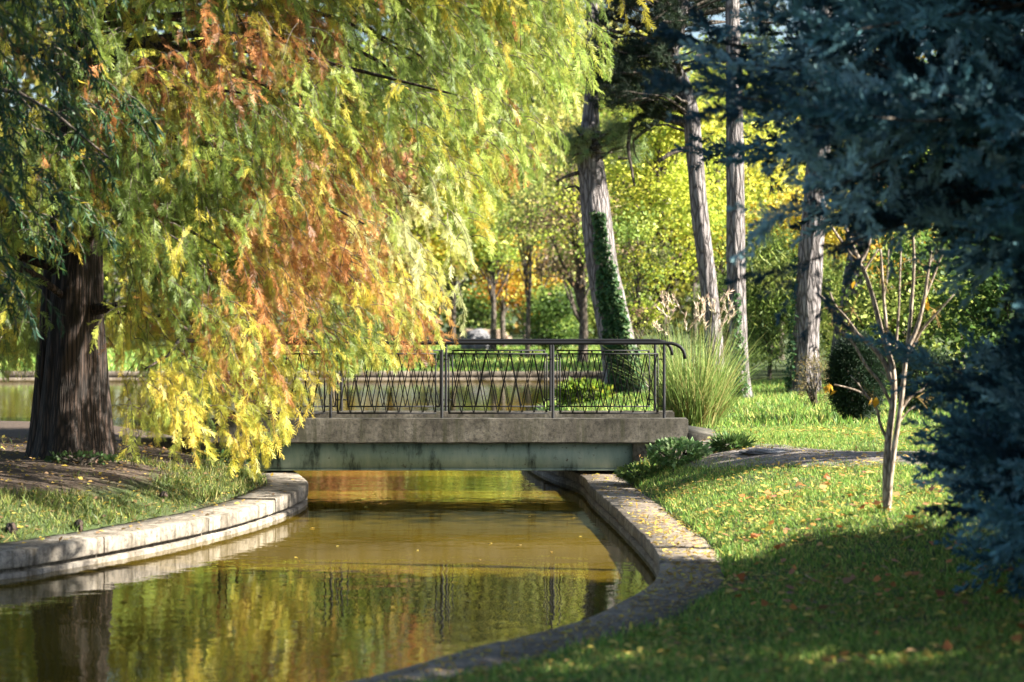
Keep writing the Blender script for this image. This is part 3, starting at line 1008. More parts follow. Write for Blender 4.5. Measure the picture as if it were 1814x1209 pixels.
# ------------------------------------------------------------------ pines behind the bridge
def pine(label, pxpath, Y, widths, seed, crown_z=(8.5, 13), stubs=(), extra_tufts=(), crown_r=1.9, n_tuft=260, tone=0):
    """pxpath: the trunk's axis from foot to top, widths in metres; Y is its distance"""
    rng = np.random.default_rng(seed)
    pts = np.array([P(a, b_, Y) for a, b_ in pxpath])
    gz0 = float(height([(pts[0][0], Y)])[0])
    pts[0][2] = min(pts[0][2], gz0) - 0.1
    org = (pts[0][0], Y, gz0)
    root = thing("pine_tree", label, "pine", org)
    top = pts[-1] + (pts[-1] - pts[-2]) * 0.0
    topz = crown_z[1]
    if topz > pts[-1][2]:
        pts = np.concatenate([pts, [[pts[-1][0] + rng.normal(0, .2), Y, topz]]])
    rs = resample(np.column_stack([pts, np.interp(np.arange(len(pts)), np.linspace(0, len(pts) - 1, len(widths)), widths)]), 0.14)
    V, Q = tube(rs[:, :3], rs[:, 3] / 2 * (1 + 0.28 * np.exp(-(rs[:, 2] - gz0).clip(0) / 0.25)), 40, bark=0.10, seed=seed)
    mk("trunk", V, Q, M_PINE, root, org, smooth=True)
    for st in stubs:
        q = np.array([P(a, b_, Y + dy) for a, b_, dy in st["p"]])
        q = resample(q, 0.12)
        V, Q = tube(q, np.linspace(st["r"], st["r"] * st.get("t", 0.4), len(q)), 8, bark=0.1, seed=3)
        mk("branch", V, Q, M_BARK, root, org, smooth=True)
    br = MB()
    TP, TD, TS = [], [], []
    def bough(a, d, L, dens):
        m_ = 7
        p_ = [np.array(a, float)]
        d = nrm(np.array(d, float))
        for _ in range(m_):
            d = nrm(d + rng.normal(0, .14, 3) + (0, 0, .03))
            p_.append(p_[-1] + d * L / m_)
        p_ = np.array(p_)
        br.add(*tube(p_, np.linspace(0.045, 0.01, m_ + 1), 5, cap=False))
        for s in np.linspace(0.35, 1.0, dens):
            q = s * m_; i_ = min(int(q), m_ - 1)
            c_ = p_[i_] + (p_[i_ + 1] - p_[i_]) * (q - i_)
            for _ in range(3):
                TP.append(c_ + rng.normal(0, .16, 3) * (1, 1, .6)); TD.append(nrm(rng.normal(0, .6, 3) + d + (0, 0, .5))); TS.append(rng.uniform(.13, .2))
    if crown_r > 0:
        nb = n_tuft // 24
        for k_ in range(nb):
            z = rng.uniform(*crown_z)
            tt = np.array([np.interp(z, rs[:, 2], rs[:, 0]), Y, z])
            az = rng.uniform(0, 6.28)
            f = 1 - 0.5 * (z - crown_z[0]) / (crown_z[1] - crown_z[0])
            bough(tt, (math.cos(az), math.sin(az), rng.uniform(-.1, .35)), crown_r * f * rng.uniform(.6, 1.1), 8)
    for (a, b_, dy, dirx, dirz, L) in extra_tufts:
        if len(TP) % 2 == 0 or rng.random() < 0.3:
            q = P(a, b_, Y + dy)
            zt = max(q[2] - rng.uniform(0.1, 0.5), gz0 + 4)
            br.add(*limb([np.interp(zt, rs[:, 2], rs[:, 0]), Y, zt], q, 0.035, 0.02, rng, 0.05, 6, 5))
        bough(P(a, b_, Y + dy), (dirx, rng.uniform(-.35, .35), dirz), L, 9)
    if TP:
        br.build("boughs", M_BARK, root, org, True)
        pal = [[(0.022, 0.04, 0.022), (0.03, 0.052, 0.025), (0.018, 0.034, 0.02)], [(0.26, 0.36, 0.15), (0.20, 0.30, 0.12), (0.34, 0.38, 0.16)]][tone]  # second palette paints sunlight into the ivy pine's needles
        T = t_tuft(rng, 30)
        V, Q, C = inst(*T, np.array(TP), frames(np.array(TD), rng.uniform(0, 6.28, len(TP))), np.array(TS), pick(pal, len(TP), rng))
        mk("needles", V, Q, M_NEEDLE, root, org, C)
    return root, rs

# the tilted ivy-clad pine
ivy_root, ivy_rs = pine("thick leaning pine wrapped in ivy behind the bridge railing",
     [(1112, 708), (1100, 640), (1084, 560), (1068, 480), (1058, 400), (1050, 320), (1045, 270), (1047, 180), (1050, 60)], 43,
     [0.92, 0.78, 0.72, 0.66, 0.64, 0.60, 0.54, 0.30, 0.26, 0.16], 41, (9.3, 13.5),
     stubs=[{"p": [(1030, 305, 0), (1005, 312, -.2), (985, 322, -.3)], "r": 0.05}, {"p": [(1032, 345, 0.1), (1020, 330, .2), (1000, 335, .3)], "r": 0.04}],
     extra_tufts=[(1048, 262, -0.3, -1, 0.1, 0.55), (1048, 262, -0.4, 1, 0.12, 0.8), (1050, 250, -0.45, 0.5, 0.3, 0.6), (1030, 262, -.5, -1, .05, .7), (1085, 265, -.4, 1, .05, .6), (1070, 258, -.5, .6, -.1, .5), (1040, 272, -.5, -.6, -.1, .4), (1060, 245, -.5, .3, .2, .5), (1020, 250, -.4, -.7, .1, .5), (1095, 280, -.3, .8, -.1, .4), (1075, 240, -.45, .8, .1, .6), (1035, 240, -.45, -.8, .1, .5), (1040, 255, -.4, -.4, .35, .5), (1045, 268, -.42, 0.8, -.1, .9), (1050, 240, -.3, .9, .2, .9), (1048, 250, -.4, -.8, 0, .5), (1060, 262, -.4, 0.7, 0, .8)],
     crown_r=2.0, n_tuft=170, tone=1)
# dark needle masses belong to the curved pine
cp = [(1268, 700), (1263, 590), (1252, 480), (1240, 380), (1229, 260), (1223, 195), (1210, 152), (1194, 118), (1189, 88), (1199, 55), (1207, 0)]
tufts = []
rr_ = np.random.default_rng(5)
for _ in range(46):
    tufts.append((rr_.uniform(1085, 1215), rr_.uniform(-40, 75), rr_.uniform(-.8, .8), rr_.choice([-1, 1]), rr_.uniform(-.1, .3), rr_.uniform(.4, .8)))
for _ in range(50):
    tufts.append((rr_.uniform(1080, 1205), rr_.uniform(80, 190), rr_.uniform(-.8, .8), -1, rr_.uniform(-.1, .25), rr_.uniform(.3, .6)))
for _ in range(7):
    tufts.append((rr_.uniform(1130, 1215), rr_.uniform(165, 225), rr_.uniform(-.3, .3), -1, rr_.uniform(-.3, .2), rr_.uniform(.2, .4)))
for _ in range(24):
    tufts.append((rr_.uniform(1215, 1340), rr_.uniform(-60, 120), rr_.uniform(-.8, .8), 1, rr_.uniform(-.2, .3), rr_.uniform(.4, .8)))
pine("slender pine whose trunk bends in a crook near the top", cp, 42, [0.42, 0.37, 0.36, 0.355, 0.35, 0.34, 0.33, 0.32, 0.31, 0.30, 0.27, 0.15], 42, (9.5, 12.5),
     stubs=[{"p": [(1225, 264, 0), (1205, 266, -.1), (1185, 274, -.2), (1166, 287, -.2)], "r": 0.065, "t": 0.55},
            {"p": [(1219, 218, 0), (1195, 214, .0), (1172, 209, .1), (1150, 200, .1), (1133, 186, .1)], "r": 0.095, "t": .35},
            {"p": [(1165, 206, .1), (1140, 205, .1), (1122, 216, .1), (1115, 240, .1), (1113, 262, .1), (1118, 295, .1), (1124, 330, .1)], "r": 0.06, "t": .4},
            {"p": [(1214, 160, 0.1), (1196, 184, .2), (1175, 204, .25), (1152, 224, .3), (1132, 240, .3), (1122, 250, .3)], "r": 0.075, "t": .4},
            {"p": [(1122, 250, .3), (1124, 270, .3), (1133, 288, .3)], "r": 0.025, "t": .4},
            {"p": [(1200, 110, .1), (1170, 130, .2), (1140, 150, .3), (1100, 170, .3)], "r": 0.05, "t": .3},
            {"p": [(1200, 50, .1), (1165, 40, .2), (1130, 45, .3), (1090, 30, .3)], "r": 0.05, "t": .3}],
     extra_tufts=tufts, crown_r=1.6, n_tuft=120)
pine("straight upright pine between the crooked pine and the green thicket", [(1312, 706), (1308, 600), (1304, 480), (1303, 380), (1302, 260), (1300, 120), (1298, 0)], 39,
     [0.40, 0.36, 0.36, 0.36, 0.34, 0.30, 0.26, 0.12], 43, (9.6, 13), crown_r=2.0, n_tuft=150)
pine("stout sunlit pine in front of the orange maple", [(1424, 706), (1427, 640), (1432, 520), (1440, 400), (1448, 300), (1456, 180), (1462, 0)], 40,
     [0.60, 0.54, 0.50, 0.49, 0.46, 0.42, 0.36, 0.16], 44, (9.6, 13), crown_r=2.0, n_tuft=150)
pine("shaded pine leaning right behind the dark yew", [(1484, 700), (1494, 610), (1508, 520), (1524, 420), (1540, 330), (1560, 220), (1590, 60)], 47,
     [0.56, 0.52, 0.48, 0.45, 0.42, 0.40, 0.34, 0.16], 45, (11, 14), crown_r=2.0, n_tuft=150)

def ivy(name, label, rs, z0, z1, az0, az1, n, seed, size=0.085, thin=1.0):
    rng = np.random.default_rng(seed)
    Ps, Ds, Cs, Ss = [], [], [], []
    org = (rs[0][0], rs[0][1], rs[0][2])
    while len(Ps) < n:
        s = rng.random() ** thin
        z = z0 + (z1 - z0) * s
        half = 1.05 - 0.7 * s
        az = rng.uniform(az0, az1)
        mid = (az0 + az1) / 2 - 0.15 * s
        if abs(az - mid) > (az1 - az0) / 2 * (half + 0.25 * mnoise.noise(Vector((az * 2, z * 1.6, seed)))):
            continue
        if mnoise.noise(Vector((az * 3, z * 3, seed + 5))) < -0.5:
            continue
        c_ = np.array([np.interp(z, rs[:, 2], rs[:, k_]) for k_ in range(4)])
        nvec = np.array([math.cos(az), math.sin(az), 0])
        Ps.append(c_[:3] + nvec * (c_[3] / 2 * 1.05 + rng.uniform(0, .09)))
        Ds.append(nrm(nvec * .5 + rng.normal(0, .35, 3) + (0, 0, -.8)))
        Cs.append(np.array([(.05, .13, .045), (.08, .17, .055), (.045, .10, .04), (.14, .22, .08)][rng.integers(0, 4)]) * (1 + rng.normal(0, .2)))
        Ss.append(size * rng.uniform(.6, 1.3))
    V, Q, C = inst(*T_IVY, np.array(Ps), frames(np.array(Ds), rng.uniform(-.6, .6, n)), np.array(Ss), np.array(Cs).clip(.005, .3))
    o_ = mk(name, V, Q, M_LEAF, None, org, C)
    tag(o_, label, "ivy")
    return o_
ivy("ivy_vine", "dark green ivy climbing the thick leaning pine", ivy_rs, 0.5, 4.6, -2.35, -0.45, 3600, 51)
def rs_of(px, Y, w):
    pts = np.array([P(a, b_, Y) for a, b_ in px])
    return resample(np.column_stack([pts, np.linspace(w[0], w[1], len(pts))]), 0.14)
ivy("ivy_vine", "thin ivy strand on the straight upright pine", rs_of([(1312, 706), (1308, 600), (1304, 480)], 39, (.40, .36)), 0.8, 2.9, -2.2, -1.0, 330, 52, 0.075)
ivy("ivy_vine", "thin ivy strand on the left side of the stout sunlit pine", rs_of([(1424, 706), (1427, 640), (1432, 520), (1440, 400)], 40, (.60, .49)), 0.8, 3.6, -3.3, -2.3, 420, 53, 0.075)

# ------------------------------------------------------------------ trees and shrubs of the background
YG = [(0.55, 0.60, 0.08), (0.46, 0.55, 0.08), (0.64, 0.60, 0.09), (0.32, 0.44, 0.07)]
GRN = [(0.07, 0.13, 0.03), (0.10, 0.17, 0.035), (0.05, 0.10, 0.025)]
LIT = [(0.32, 0.43, 0.09), (0.25, 0.36, 0.08), (0.42, 0.48, 0.12)]
ORG_ = [(0.60, 0.30, 0.03), (0.65, 0.38, 0.04), (0.52, 0.22, 0.03), (0.55, 0.42, 0.05)]
YEL = [(0.60, 0.46, 0.05), (0.55, 0.50, 0.08), (0.45, 0.42, 0.07)]
PAL_ = [(0.56, 0.54, 0.18), (0.46, 0.47, 0.16), (0.62, 0.55, 0.16), (0.38, 0.42, 0.13)]
BRN = [(0.30, 0.20, 0.12), (0.24, 0.17, 0.11), (0.34, 0.25, 0.14), (0.16, 0.17, 0.07)]
RED = [(0.50, 0.16, 0.07), (0.58, 0.26, 0.10), (0.46, 0.30, 0.10), (0.5, 0.45, 0.12)]
def X(px, Y):
    return (px - CX) * Y / FPX
ct = clump_tree
# behind the pines, right bank
ct("broadleaf_tree", "tall bright yellow green tree between the ivy pine and the crooked pine", "tree", (X(1175, 56), 56), 9.2, 2.0, 1.8, 1.4, YG, 17000, 0.115, 0.13, 61, 66, droop=.2, spread=.2)
ct("broadleaf_tree", "yellow green tree filling the gap right of the crooked pine", "tree", (X(1275, 60), 60), 10.5, 2.1, 2.0, 1.6, YG, 15000, 0.12, 0.13, 62, 62, droop=.2, spread=.2)
ct("maple_tree", "orange leaved maple behind the stout pine", "tree", (X(1440, 57), 57), 5.1, 2.0, 1.6, 2.3, ORG_[1:2] + ORG_[3:] + YEL, 8000, 0.13, 0.1, 63, 55)
ct("maple_tree", "small orange maple at the right seen beyond the leaning pine", "tree", (X(1560, 60), 60), 6.0, 1.6, 1.5, 2.6, ORG_ + YEL, 6500, 0.13, 0.09, 64, 45)
ct("leafy_shrub", "large fine leaved green shrub left of the stout pine", "shrub", (X(1362, 46), 46), 3.9, 0.85, 0.85, 0.3, LIT + GRN, 9000, 0.17, 0.05, 65, 60, slim=True, droop=.4)
ct("leafy_shrub", "fine leaved green shrub in the gap between the two right pines", "shrub", (X(1478, 50), 50), 3.4, 0.8, 0.8, 0.2, LIT, 6500, 0.16, 0.05, 66, 45, slim=True, droop=.4)
ct("leafy_shrub", "green shrub behind the tall reed grass", "shrub", (X(1300, 49), 49), 2.9, 1.0, 0.8, 0.2, LIT + GRN, 6500, 0.15, 0.05, 67, 45, slim=True, droop=.4)
ct("leafy_shrub", "broad green thicket under the blue juniper", "shrub", (X(1625, 44), 44), 3.6, 1.5, 1.0, 0.1, GRN + LIT, 9000, 0.12, 0.06, 68, 55)
ct("leafy_shrub", "dim green thicket at the right edge behind the juniper", "shrub", (X(1790, 40), 40), 3.4, 1.6, 1.0, 0.1, GRN, 9000, 0.12, 0.06, 104, 55)
ct("broadleaf_tree", "dark green tree behind the blue juniper", "tree", (X(1700, 52), 52), 8.5, 2.6, 2.0, 0.6, GRN + [YG[3]], 12000, 0.15, 0.14, 69, 65)
ct("broadleaf_tree", "yellowing tree glimpsed through the juniper", "tree", (X(1600, 68), 68), 11, 3.2, 2.5, 2.2, YG + YEL, 10000, 0.2, 0.15, 70, 65)
ct("broadleaf_tree", "dark tree at the far right edge behind the juniper", "tree", (X(1850, 46), 46), 9.5, 2.8, 2.2, 0.4, GRN, 10000, 0.16, 0.16, 71, 60)
ct("broadleaf_tree", "pale yellow tree rising behind the straight pines", "tree", (X(1380, 76), 76), 13.0, 3.4, 2.6, 3.2, PAL_ + YG + GRN, 10000, 0.2, 0.18, 72, 60, spread=.2)
ct("twiggy_shrub", "brown twiggy shrub right of the ivy pine", "shrub", (X(1128, 52), 52), 4.6, 0.8, 0.7, 0.4, BRN + LIT + YG, 3000, 0.11, 0.06, 73, 40)
# far bank, behind the pond
ct("broadleaf_tree", "tall pale yellow green tree on the far bank left of the ivy pine", "tree", (X(960, 104), 104), 21.5, 4.2, 3.0, 4.8, PAL_ + YG + GRN, 12000, 0.25, 0.22, 81, 75, spread=.2)
ct("broadleaf_tree", "tall sunlit yellow tree on the far bank behind the ivy pine", "tree", (X(1090, 110), 110), 20.0, 4.4, 3.2, 3.5, YG + PAL_ + GRN, 12000, 0.25, 0.22, 82, 75, spread=.2)
ct("broadleaf_tree", "tall pale tree on the far bank behind the cypress tip", "tree", (X(850, 112), 112), 23.0, 4.2, 3.0, 4.5, PAL_, 12000, 0.28, 0.2, 83, 80)
ct("broadleaf_tree", "tall yellow green tree on the far right behind the pines", "tree", (X(1230, 116), 116), 17.5, 4.6, 3.0, 2.5, YG + LIT + GRN, 11000, 0.25, 0.2, 84, 70, spread=.2)
ct("slender_tree", "young pale barked tree with yellow leaves standing left on the far lawn", "tree", (X(873, 84), 84), 6.5, 1.2, 1.0, 3.2, YG + LIT, 3200, 0.15, 0.16, 85, 36)
ct("slender_tree", "young tree with orange yellow leaves in the middle of the far lawn", "tree", (X(893, 89), 89), 6.0, 1.5, 1.2, 2.0, YEL + ORG_, 3500, 0.15, 0.14, 86, 36)
ct("slender_tree", "thin forked tree standing right on the far lawn by the water", "tree", (X(934, 76), 76), 7.0, 0.9, 0.9, 3.6, PAL_ + LIT, 2200, 0.13, 0.11, 87, 30)
ct("leafy_shrub", "rounded dark green bush on the far lawn left of the ivy pine", "shrub", (X(985, 84), 84), 2.9, 1.3, 1.2, 0.1, GRN + LIT[:1], 6500, 0.14, 0.07, 88, 45)
ct("twiggy_shrub", "brown bare vine tangle above the far bush", "shrub", (X(960, 92), 92), 6.6, 2.0, 1.4, 3.2, BRN, 5200, 0.13, 0.1, 89, 45)
ct("maple_tree", "low orange maple behind the far lawn", "tree", (X(930, 97), 97), 4.6, 1.9, 1.4, 1.4, ORG_ + YEL, 5000, 0.15, 0.1, 90, 40)
ct("leafy_shrub", "small dark green bush on the far bank beside the terrace", "shrub", (X(860, 104), 104), 3.0, 1.6, 1.2, 0.1, GRN + LIT, 5000, 0.16, 0.07, 91, 40)
ct("broadleaf_tree", "dark stemmed tree on the far bank touching the ivy pine's left side", "tree", (X(1032, 66.6 + 6), 72.6), 9.0, 1.6, 1.4, 2.8, LIT + BRN + YG, 6500, 0.14, 0.2, 92, 50, lean=(-0.5, 0))
ct("leafy_shrub", "low green bushes behind the far lawn right of the slender trees", "shrub", (X(1040, 90), 90), 3.2, 2.0, 1.4, 0.1, LIT + GRN, 6000, 0.16, 0.07, 93, 40)
ct("maple_tree", "red maple on the far bank hidden behind the cypress curtain", "tree", (X(590, 88), 88), 9.5, 1.8, 1.6, 1.6, RED, 9000, 0.2, 0.16, 94, 55)
ct("broadleaf_tree", "yellow tree on the far bank left of the slender trees", "tree", (X(800, 92), 92), 9.5, 2.0, 1.6, 1.8, YEL + YG, 9000, 0.2, 0.16, 95, 60)
ct("maple_tree", "pinkish red maple on the far bank above the bridge rail", "tree", (X(690, 93), 93), 10.0, 1.9, 1.6, 1.6, [(0.5, 0.2, 0.1), (0.48, 0.26, 0.14)], 8500, 0.2, 0.16, 96, 55)
ct("broadleaf_tree", "green tree on the far bank behind the drooping cypress", "tree", (X(450, 90), 90), 11, 3.0, 2.4, 1.2, LIT + YG, 10000, 0.22, 0.18, 97, 65)
ct("broadleaf_tree", "yellow green tree on the far bank behind the cypress trunk", "tree", (X(250, 88), 88), 11, 3.4, 2.4, 0.9, YG + LIT, 10000, 0.22, 0.18, 98, 65)
ct("broadleaf_tree", "green tree on the far bank at the left edge", "tree", (X(60, 86), 86), 10, 3.0, 2.4, 0.6, LIT + GRN, 10000, 0.22, 0.18, 99, 65)
ct("broadleaf_tree", "tall yellow green tree far behind the cypress", "tree", (X(620, 112), 112), 18, 5, 3, 2.5, YG + LIT, 13000, 0.3, 0.2, 100, 80)
ct("broadleaf_tree", "tall green tree far behind the left trunk", "tree", (X(300, 112), 112), 18, 5.5, 3, 2.0, LIT + YG, 13000, 0.3, 0.2, 101, 80)
# a leafy tree right of the frame, whose crown dapples the path and the lawn
ct("broadleaf_tree", "green tree just outside the right edge shading the path", "tree", (10.2, 23.6), 9.5, 2.0, 1.2, 3.6, GRN, 4500, 0.16, 0.18, 102, 40)

def far_wood():
    rng = np.random.default_rng(170)
    n = 110000
    x = rng.uniform(-75, 70, n)
    edge = np.array([(27 if q < 3 else 16) + 4 * mnoise.noise(Vector((q * .11, 2, 0))) + 2 * mnoise.noise(Vector((q * .5, 7, 0))) for q in x])
    z = 0.3 + edge * rng.random(n) ** .9
    p = np.column_stack([x, 128 + rng.normal(0, 3, n), z])
    tone = np.array([mnoise.noise(Vector((q[0] * .16, q[2] * .25, 3))) for q in p])
    pal = np.array([(.10, .15, .04), (.2, .24, .06), (.32, .30, .07), (.36, .24, .07)])
    c = pal[np.clip(((tone + .6) * 3.3).astype(int), 0, 3)] * (1 + rng.normal(0, .2, (n, 1)))
    V, Q, C = inst(*T_LEAF, p, frames(rand_dirs(n, rng), rng.uniform(0, 6.28, n)), rng.uniform(.4, .85, n), c.clip(.01, .7))
    o_ = mk("far_woods", V, Q, M_LEAF, None, (0, 128, 0), C)
    o_["kind"] = "stuff"; o_["label"] = "distant autumn woods beyond the far bank"
far_wood()


# shrubs on the right bank
def dense_bush(name, label, base, h, rx, ry, pal, n, size, seed, tmpl, mat, cat="shrub", stems=6):
    rng = np.random.default_rng(seed)
    bx, by = base
    bz = float(height([(bx, by)])[0])
    org = (bx, by, bz)
    root = thing(name, label, cat, org)
    mb = MB()
    for _ in range(stems):
        d = rng.uniform(-1, 1, 2) * (rx * .7, ry * .7)
        mb.add(*limb((bx, by, bz - .05), (bx + d[0], by + d[1], bz + h * rng.uniform(.5, .9)), 0.03, 0.006, rng, .1))
    mb.build("stems", M_BARK, root, org, True)
    d = rand_dirs(n, rng)
    lump = np.array([1 + 0.22 * mnoise.noise(Vector(q * 2.3) + Vector((seed, 0, 0))) for q in d])
    rr = rng.uniform(.45, 1, n) ** .6 * lump
    z = d[:, 2] * rr
    p = np.column_stack([bx + d[:, 0] * rr * rx, by + d[:, 1] * rr * ry, bz + h * (0.52 + 0.48 * z)])
    V, Q, C = inst(*tmpl(rng), p, frames(d + rng.normal(0, .5, (n, 3)) + (0, 0, .25), rng.uniform(0, 6.28, n)), size * rng.uniform(.6, 1.2, n), pick(pal, n, rng).clip(.004, .8))
    mk("foliage", V, Q, mat, root, org, C)
    return root
plume = lambda r_: t_plume(r_, 9)
leaf_ = lambda r_: T_LEAF
dense_bush("yew_bush", "rounded dark green yew behind the bare sapling", (X(1518, 31), 31.0), 1.32, 0.42, 0.42, [(.02, .045, .022), (.03, .06, .026), (.015, .035, .02)], 7000, .14, 111, plume, M_NEEDLE)
dense_bush("yew_bush", "small dark evergreen bush right of the sapling stem", (X(1640, 33), 33.0), 1.0, 0.5, 0.42, [(.02, .045, .022), (.03, .06, .026)], 4500, .14, 112, plume, M_NEEDLE)
dense_bush("small_shrub", "sparse yellow brown shrub at the foot of the stout pine", (X(1445, 35), 35.0), 0.95, 0.30, 0.3, [(.20, .16, .06), (.15, .13, .05), (.26, .2, .08)], 520, .12, 113, plume, M_NEEDLE, stems=9)
dense_bush("ivy_clump", "low leafy ivy clump against the bridge's right abutment", (2.22, 26.6), 0.32, 0.42, 0.3, [(.16, .28, .09), (.22, .36, .13), (.30, .42, .18)], 1100, .085, 114, leaf_, M_LEAF)
dense_bush("ivy_clump", "pale green weeds at the kerb beneath the bridge end", (1.72, 26.6), 0.18, 0.32, 0.25, [(.12, .20, .05), (.2, .27, .08)], 520, .075, 115, leaf_, M_LEAF)
dense_bush("grass_tuft", "dark grass tuft beside the bridge ramp", (2.95, 26.9), 0.15, 0.24, 0.2, [(.08, .15, .04), (.11, .19, .05)], 600, .16, 116, lambda r_: T_SLIM, M_GRASS)
dense_bush("weed_clump", "bright green weeds at the foot of the ivy pine", (X(1035, 42.2), 42.2), 0.5, 0.6, 0.5, [(.16, .26, .03), (.12, .2, .03), (.3, .34, .04)], 1300, .12, 117, leaf_, M_LEAF)
dense_bush("ivy_clump", "small leafy weeds at the left abutment of the bridge", (-4.0, 27.6), 0.16, 0.45, 0.2, [(.07, .13, .04), (.1, .17, .06)], 380, .07, 118, leaf_, M_LEAF)
dense_bush("ivy_clump", "few green weeds at the foot of the cypress trunk", (-5.35, 24.72), 0.14, 0.5, 0.14, [(.04, .08, .025), (.06, .11, .035)], 200, .07, 119, leaf_, M_LEAF)

# ------------------------------------------------------------------ tall reed grass by the bridge
def reed():
    rng = np.random.default_rng(131)
    bx, by = X(1228, 30.9), 30.9
    bz = float(height([(bx, by)])[0])
    org = (bx, by, bz)
    root = thing("reed_grass", "tall arching reed grass with feathery plumes beside the bridge", "grass clump", org)
    mb = MB()
    def blade(p, az, L, lean, wd, col, m_=7, bend=2.2):
        out = np.array([math.cos(az), math.sin(az), 0.0])
        side = np.array([-out[1], out[0], 0.0])
        th = lean
        pts = [np.array(p, float)]
        for s in range(m_):
            th += bend * lean / m_ + rng.normal(0, .03)
            pts.append(pts[-1] + (out * math.sin(th) + np.array([0, 0, math.cos(th)])) * L / m_)
        pts = np.array(pts)
        wv = wd * np.array([.7, 1, 1, .95, .8, .6, .35, .05])[: m_ + 1]
        tw = rng.uniform(0, 3.14)
        sd = side * math.cos(tw) + out * math.sin(tw)
        V = np.concatenate([pts - sd * wv[:, None] / 2, pts + sd * wv[:, None] / 2])
        k_ = m_ + 1
        Q = [(a, a + 1, k_ + a + 1, k_ + a) for a in range(m_)]
        mb.add(V, Q, col)
        return pts
    for _ in range(1150):
        az = rng.uniform(0, 6.28)
        r_ = 0.42 * rng.random() ** .5
        p = (bx + math.cos(az) * r_, by + math.sin(az) * r_, bz - .05)
        col = np.array([(.24, .34, .09), (.30, .40, .12), (.18, .28, .07), (.42, .42, .14), (.5, .43, .18)][rng.choice(5, p=[.3, .25, .22, .15, .08])]) * (1 + rng.normal(0, .15))
        blade(p, az + rng.normal(0, .9), rng.uniform(0.8, 1.95), rng.uniform(.02, .30), rng.uniform(.009, .016), col, bend=rng.uniform(1.2, 4.5))
    for _ in range(260):
        az = rng.uniform(0, 6.28)
        r_ = 0.33 * rng.random() ** .5
        p = (bx + math.cos(az) * r_, by + math.sin(az) * r_, bz - .05)
        blade(p, az + rng.normal(0, .5), rng.uniform(.5, 1.0), rng.uniform(.1, .4), .012, np.array([(.36, .25, .09), (.3, .2, .07)][rng.integers(0, 2)]))
    heads = []
    for _ in range(26):
        az = rng.uniform(0, 6.28)
        r_ = 0.3 * rng.random() ** .5
        p = (bx + math.cos(az) * r_, by + math.sin(az) * r_, bz - .05)
        pts = blade(p, az + rng.normal(0, .4), rng.uniform(1.6, 2.05), rng.uniform(.04, .2), .008, (.34, .28, .12), bend=1.3)
        heads.append((pts[-1], nrm(pts[-1] - pts[-2])))
    mb.build("blades", M_GRASS, root, org)
    for q, d in heads:
        hb = MB()
        n = 34
        s = rng.random(n)
        dd = nrm(d + np.array([rng.normal(0, .3), rng.normal(0, .3), -.1]))
        pp = q + dd * (s[:, None] * .30 - .05) + np.array([0, 0, -1]) * (s[:, None] ** 2) * .05
        V, Q, C = inst(*T_SLIM, pp, frames(dd + rng.normal(0, .28, (n, 3)), rng.uniform(0, 6.28, n)), rng.uniform(.07, .12, n), pick([(.55, .44, .33), (.6, .50, .40), (.48, .40, .28)], n, rng, .1).clip(.1, .8))
        hb.add(V, Q, C)
        hb.build("plume", M_DRY, root, org)
reed()

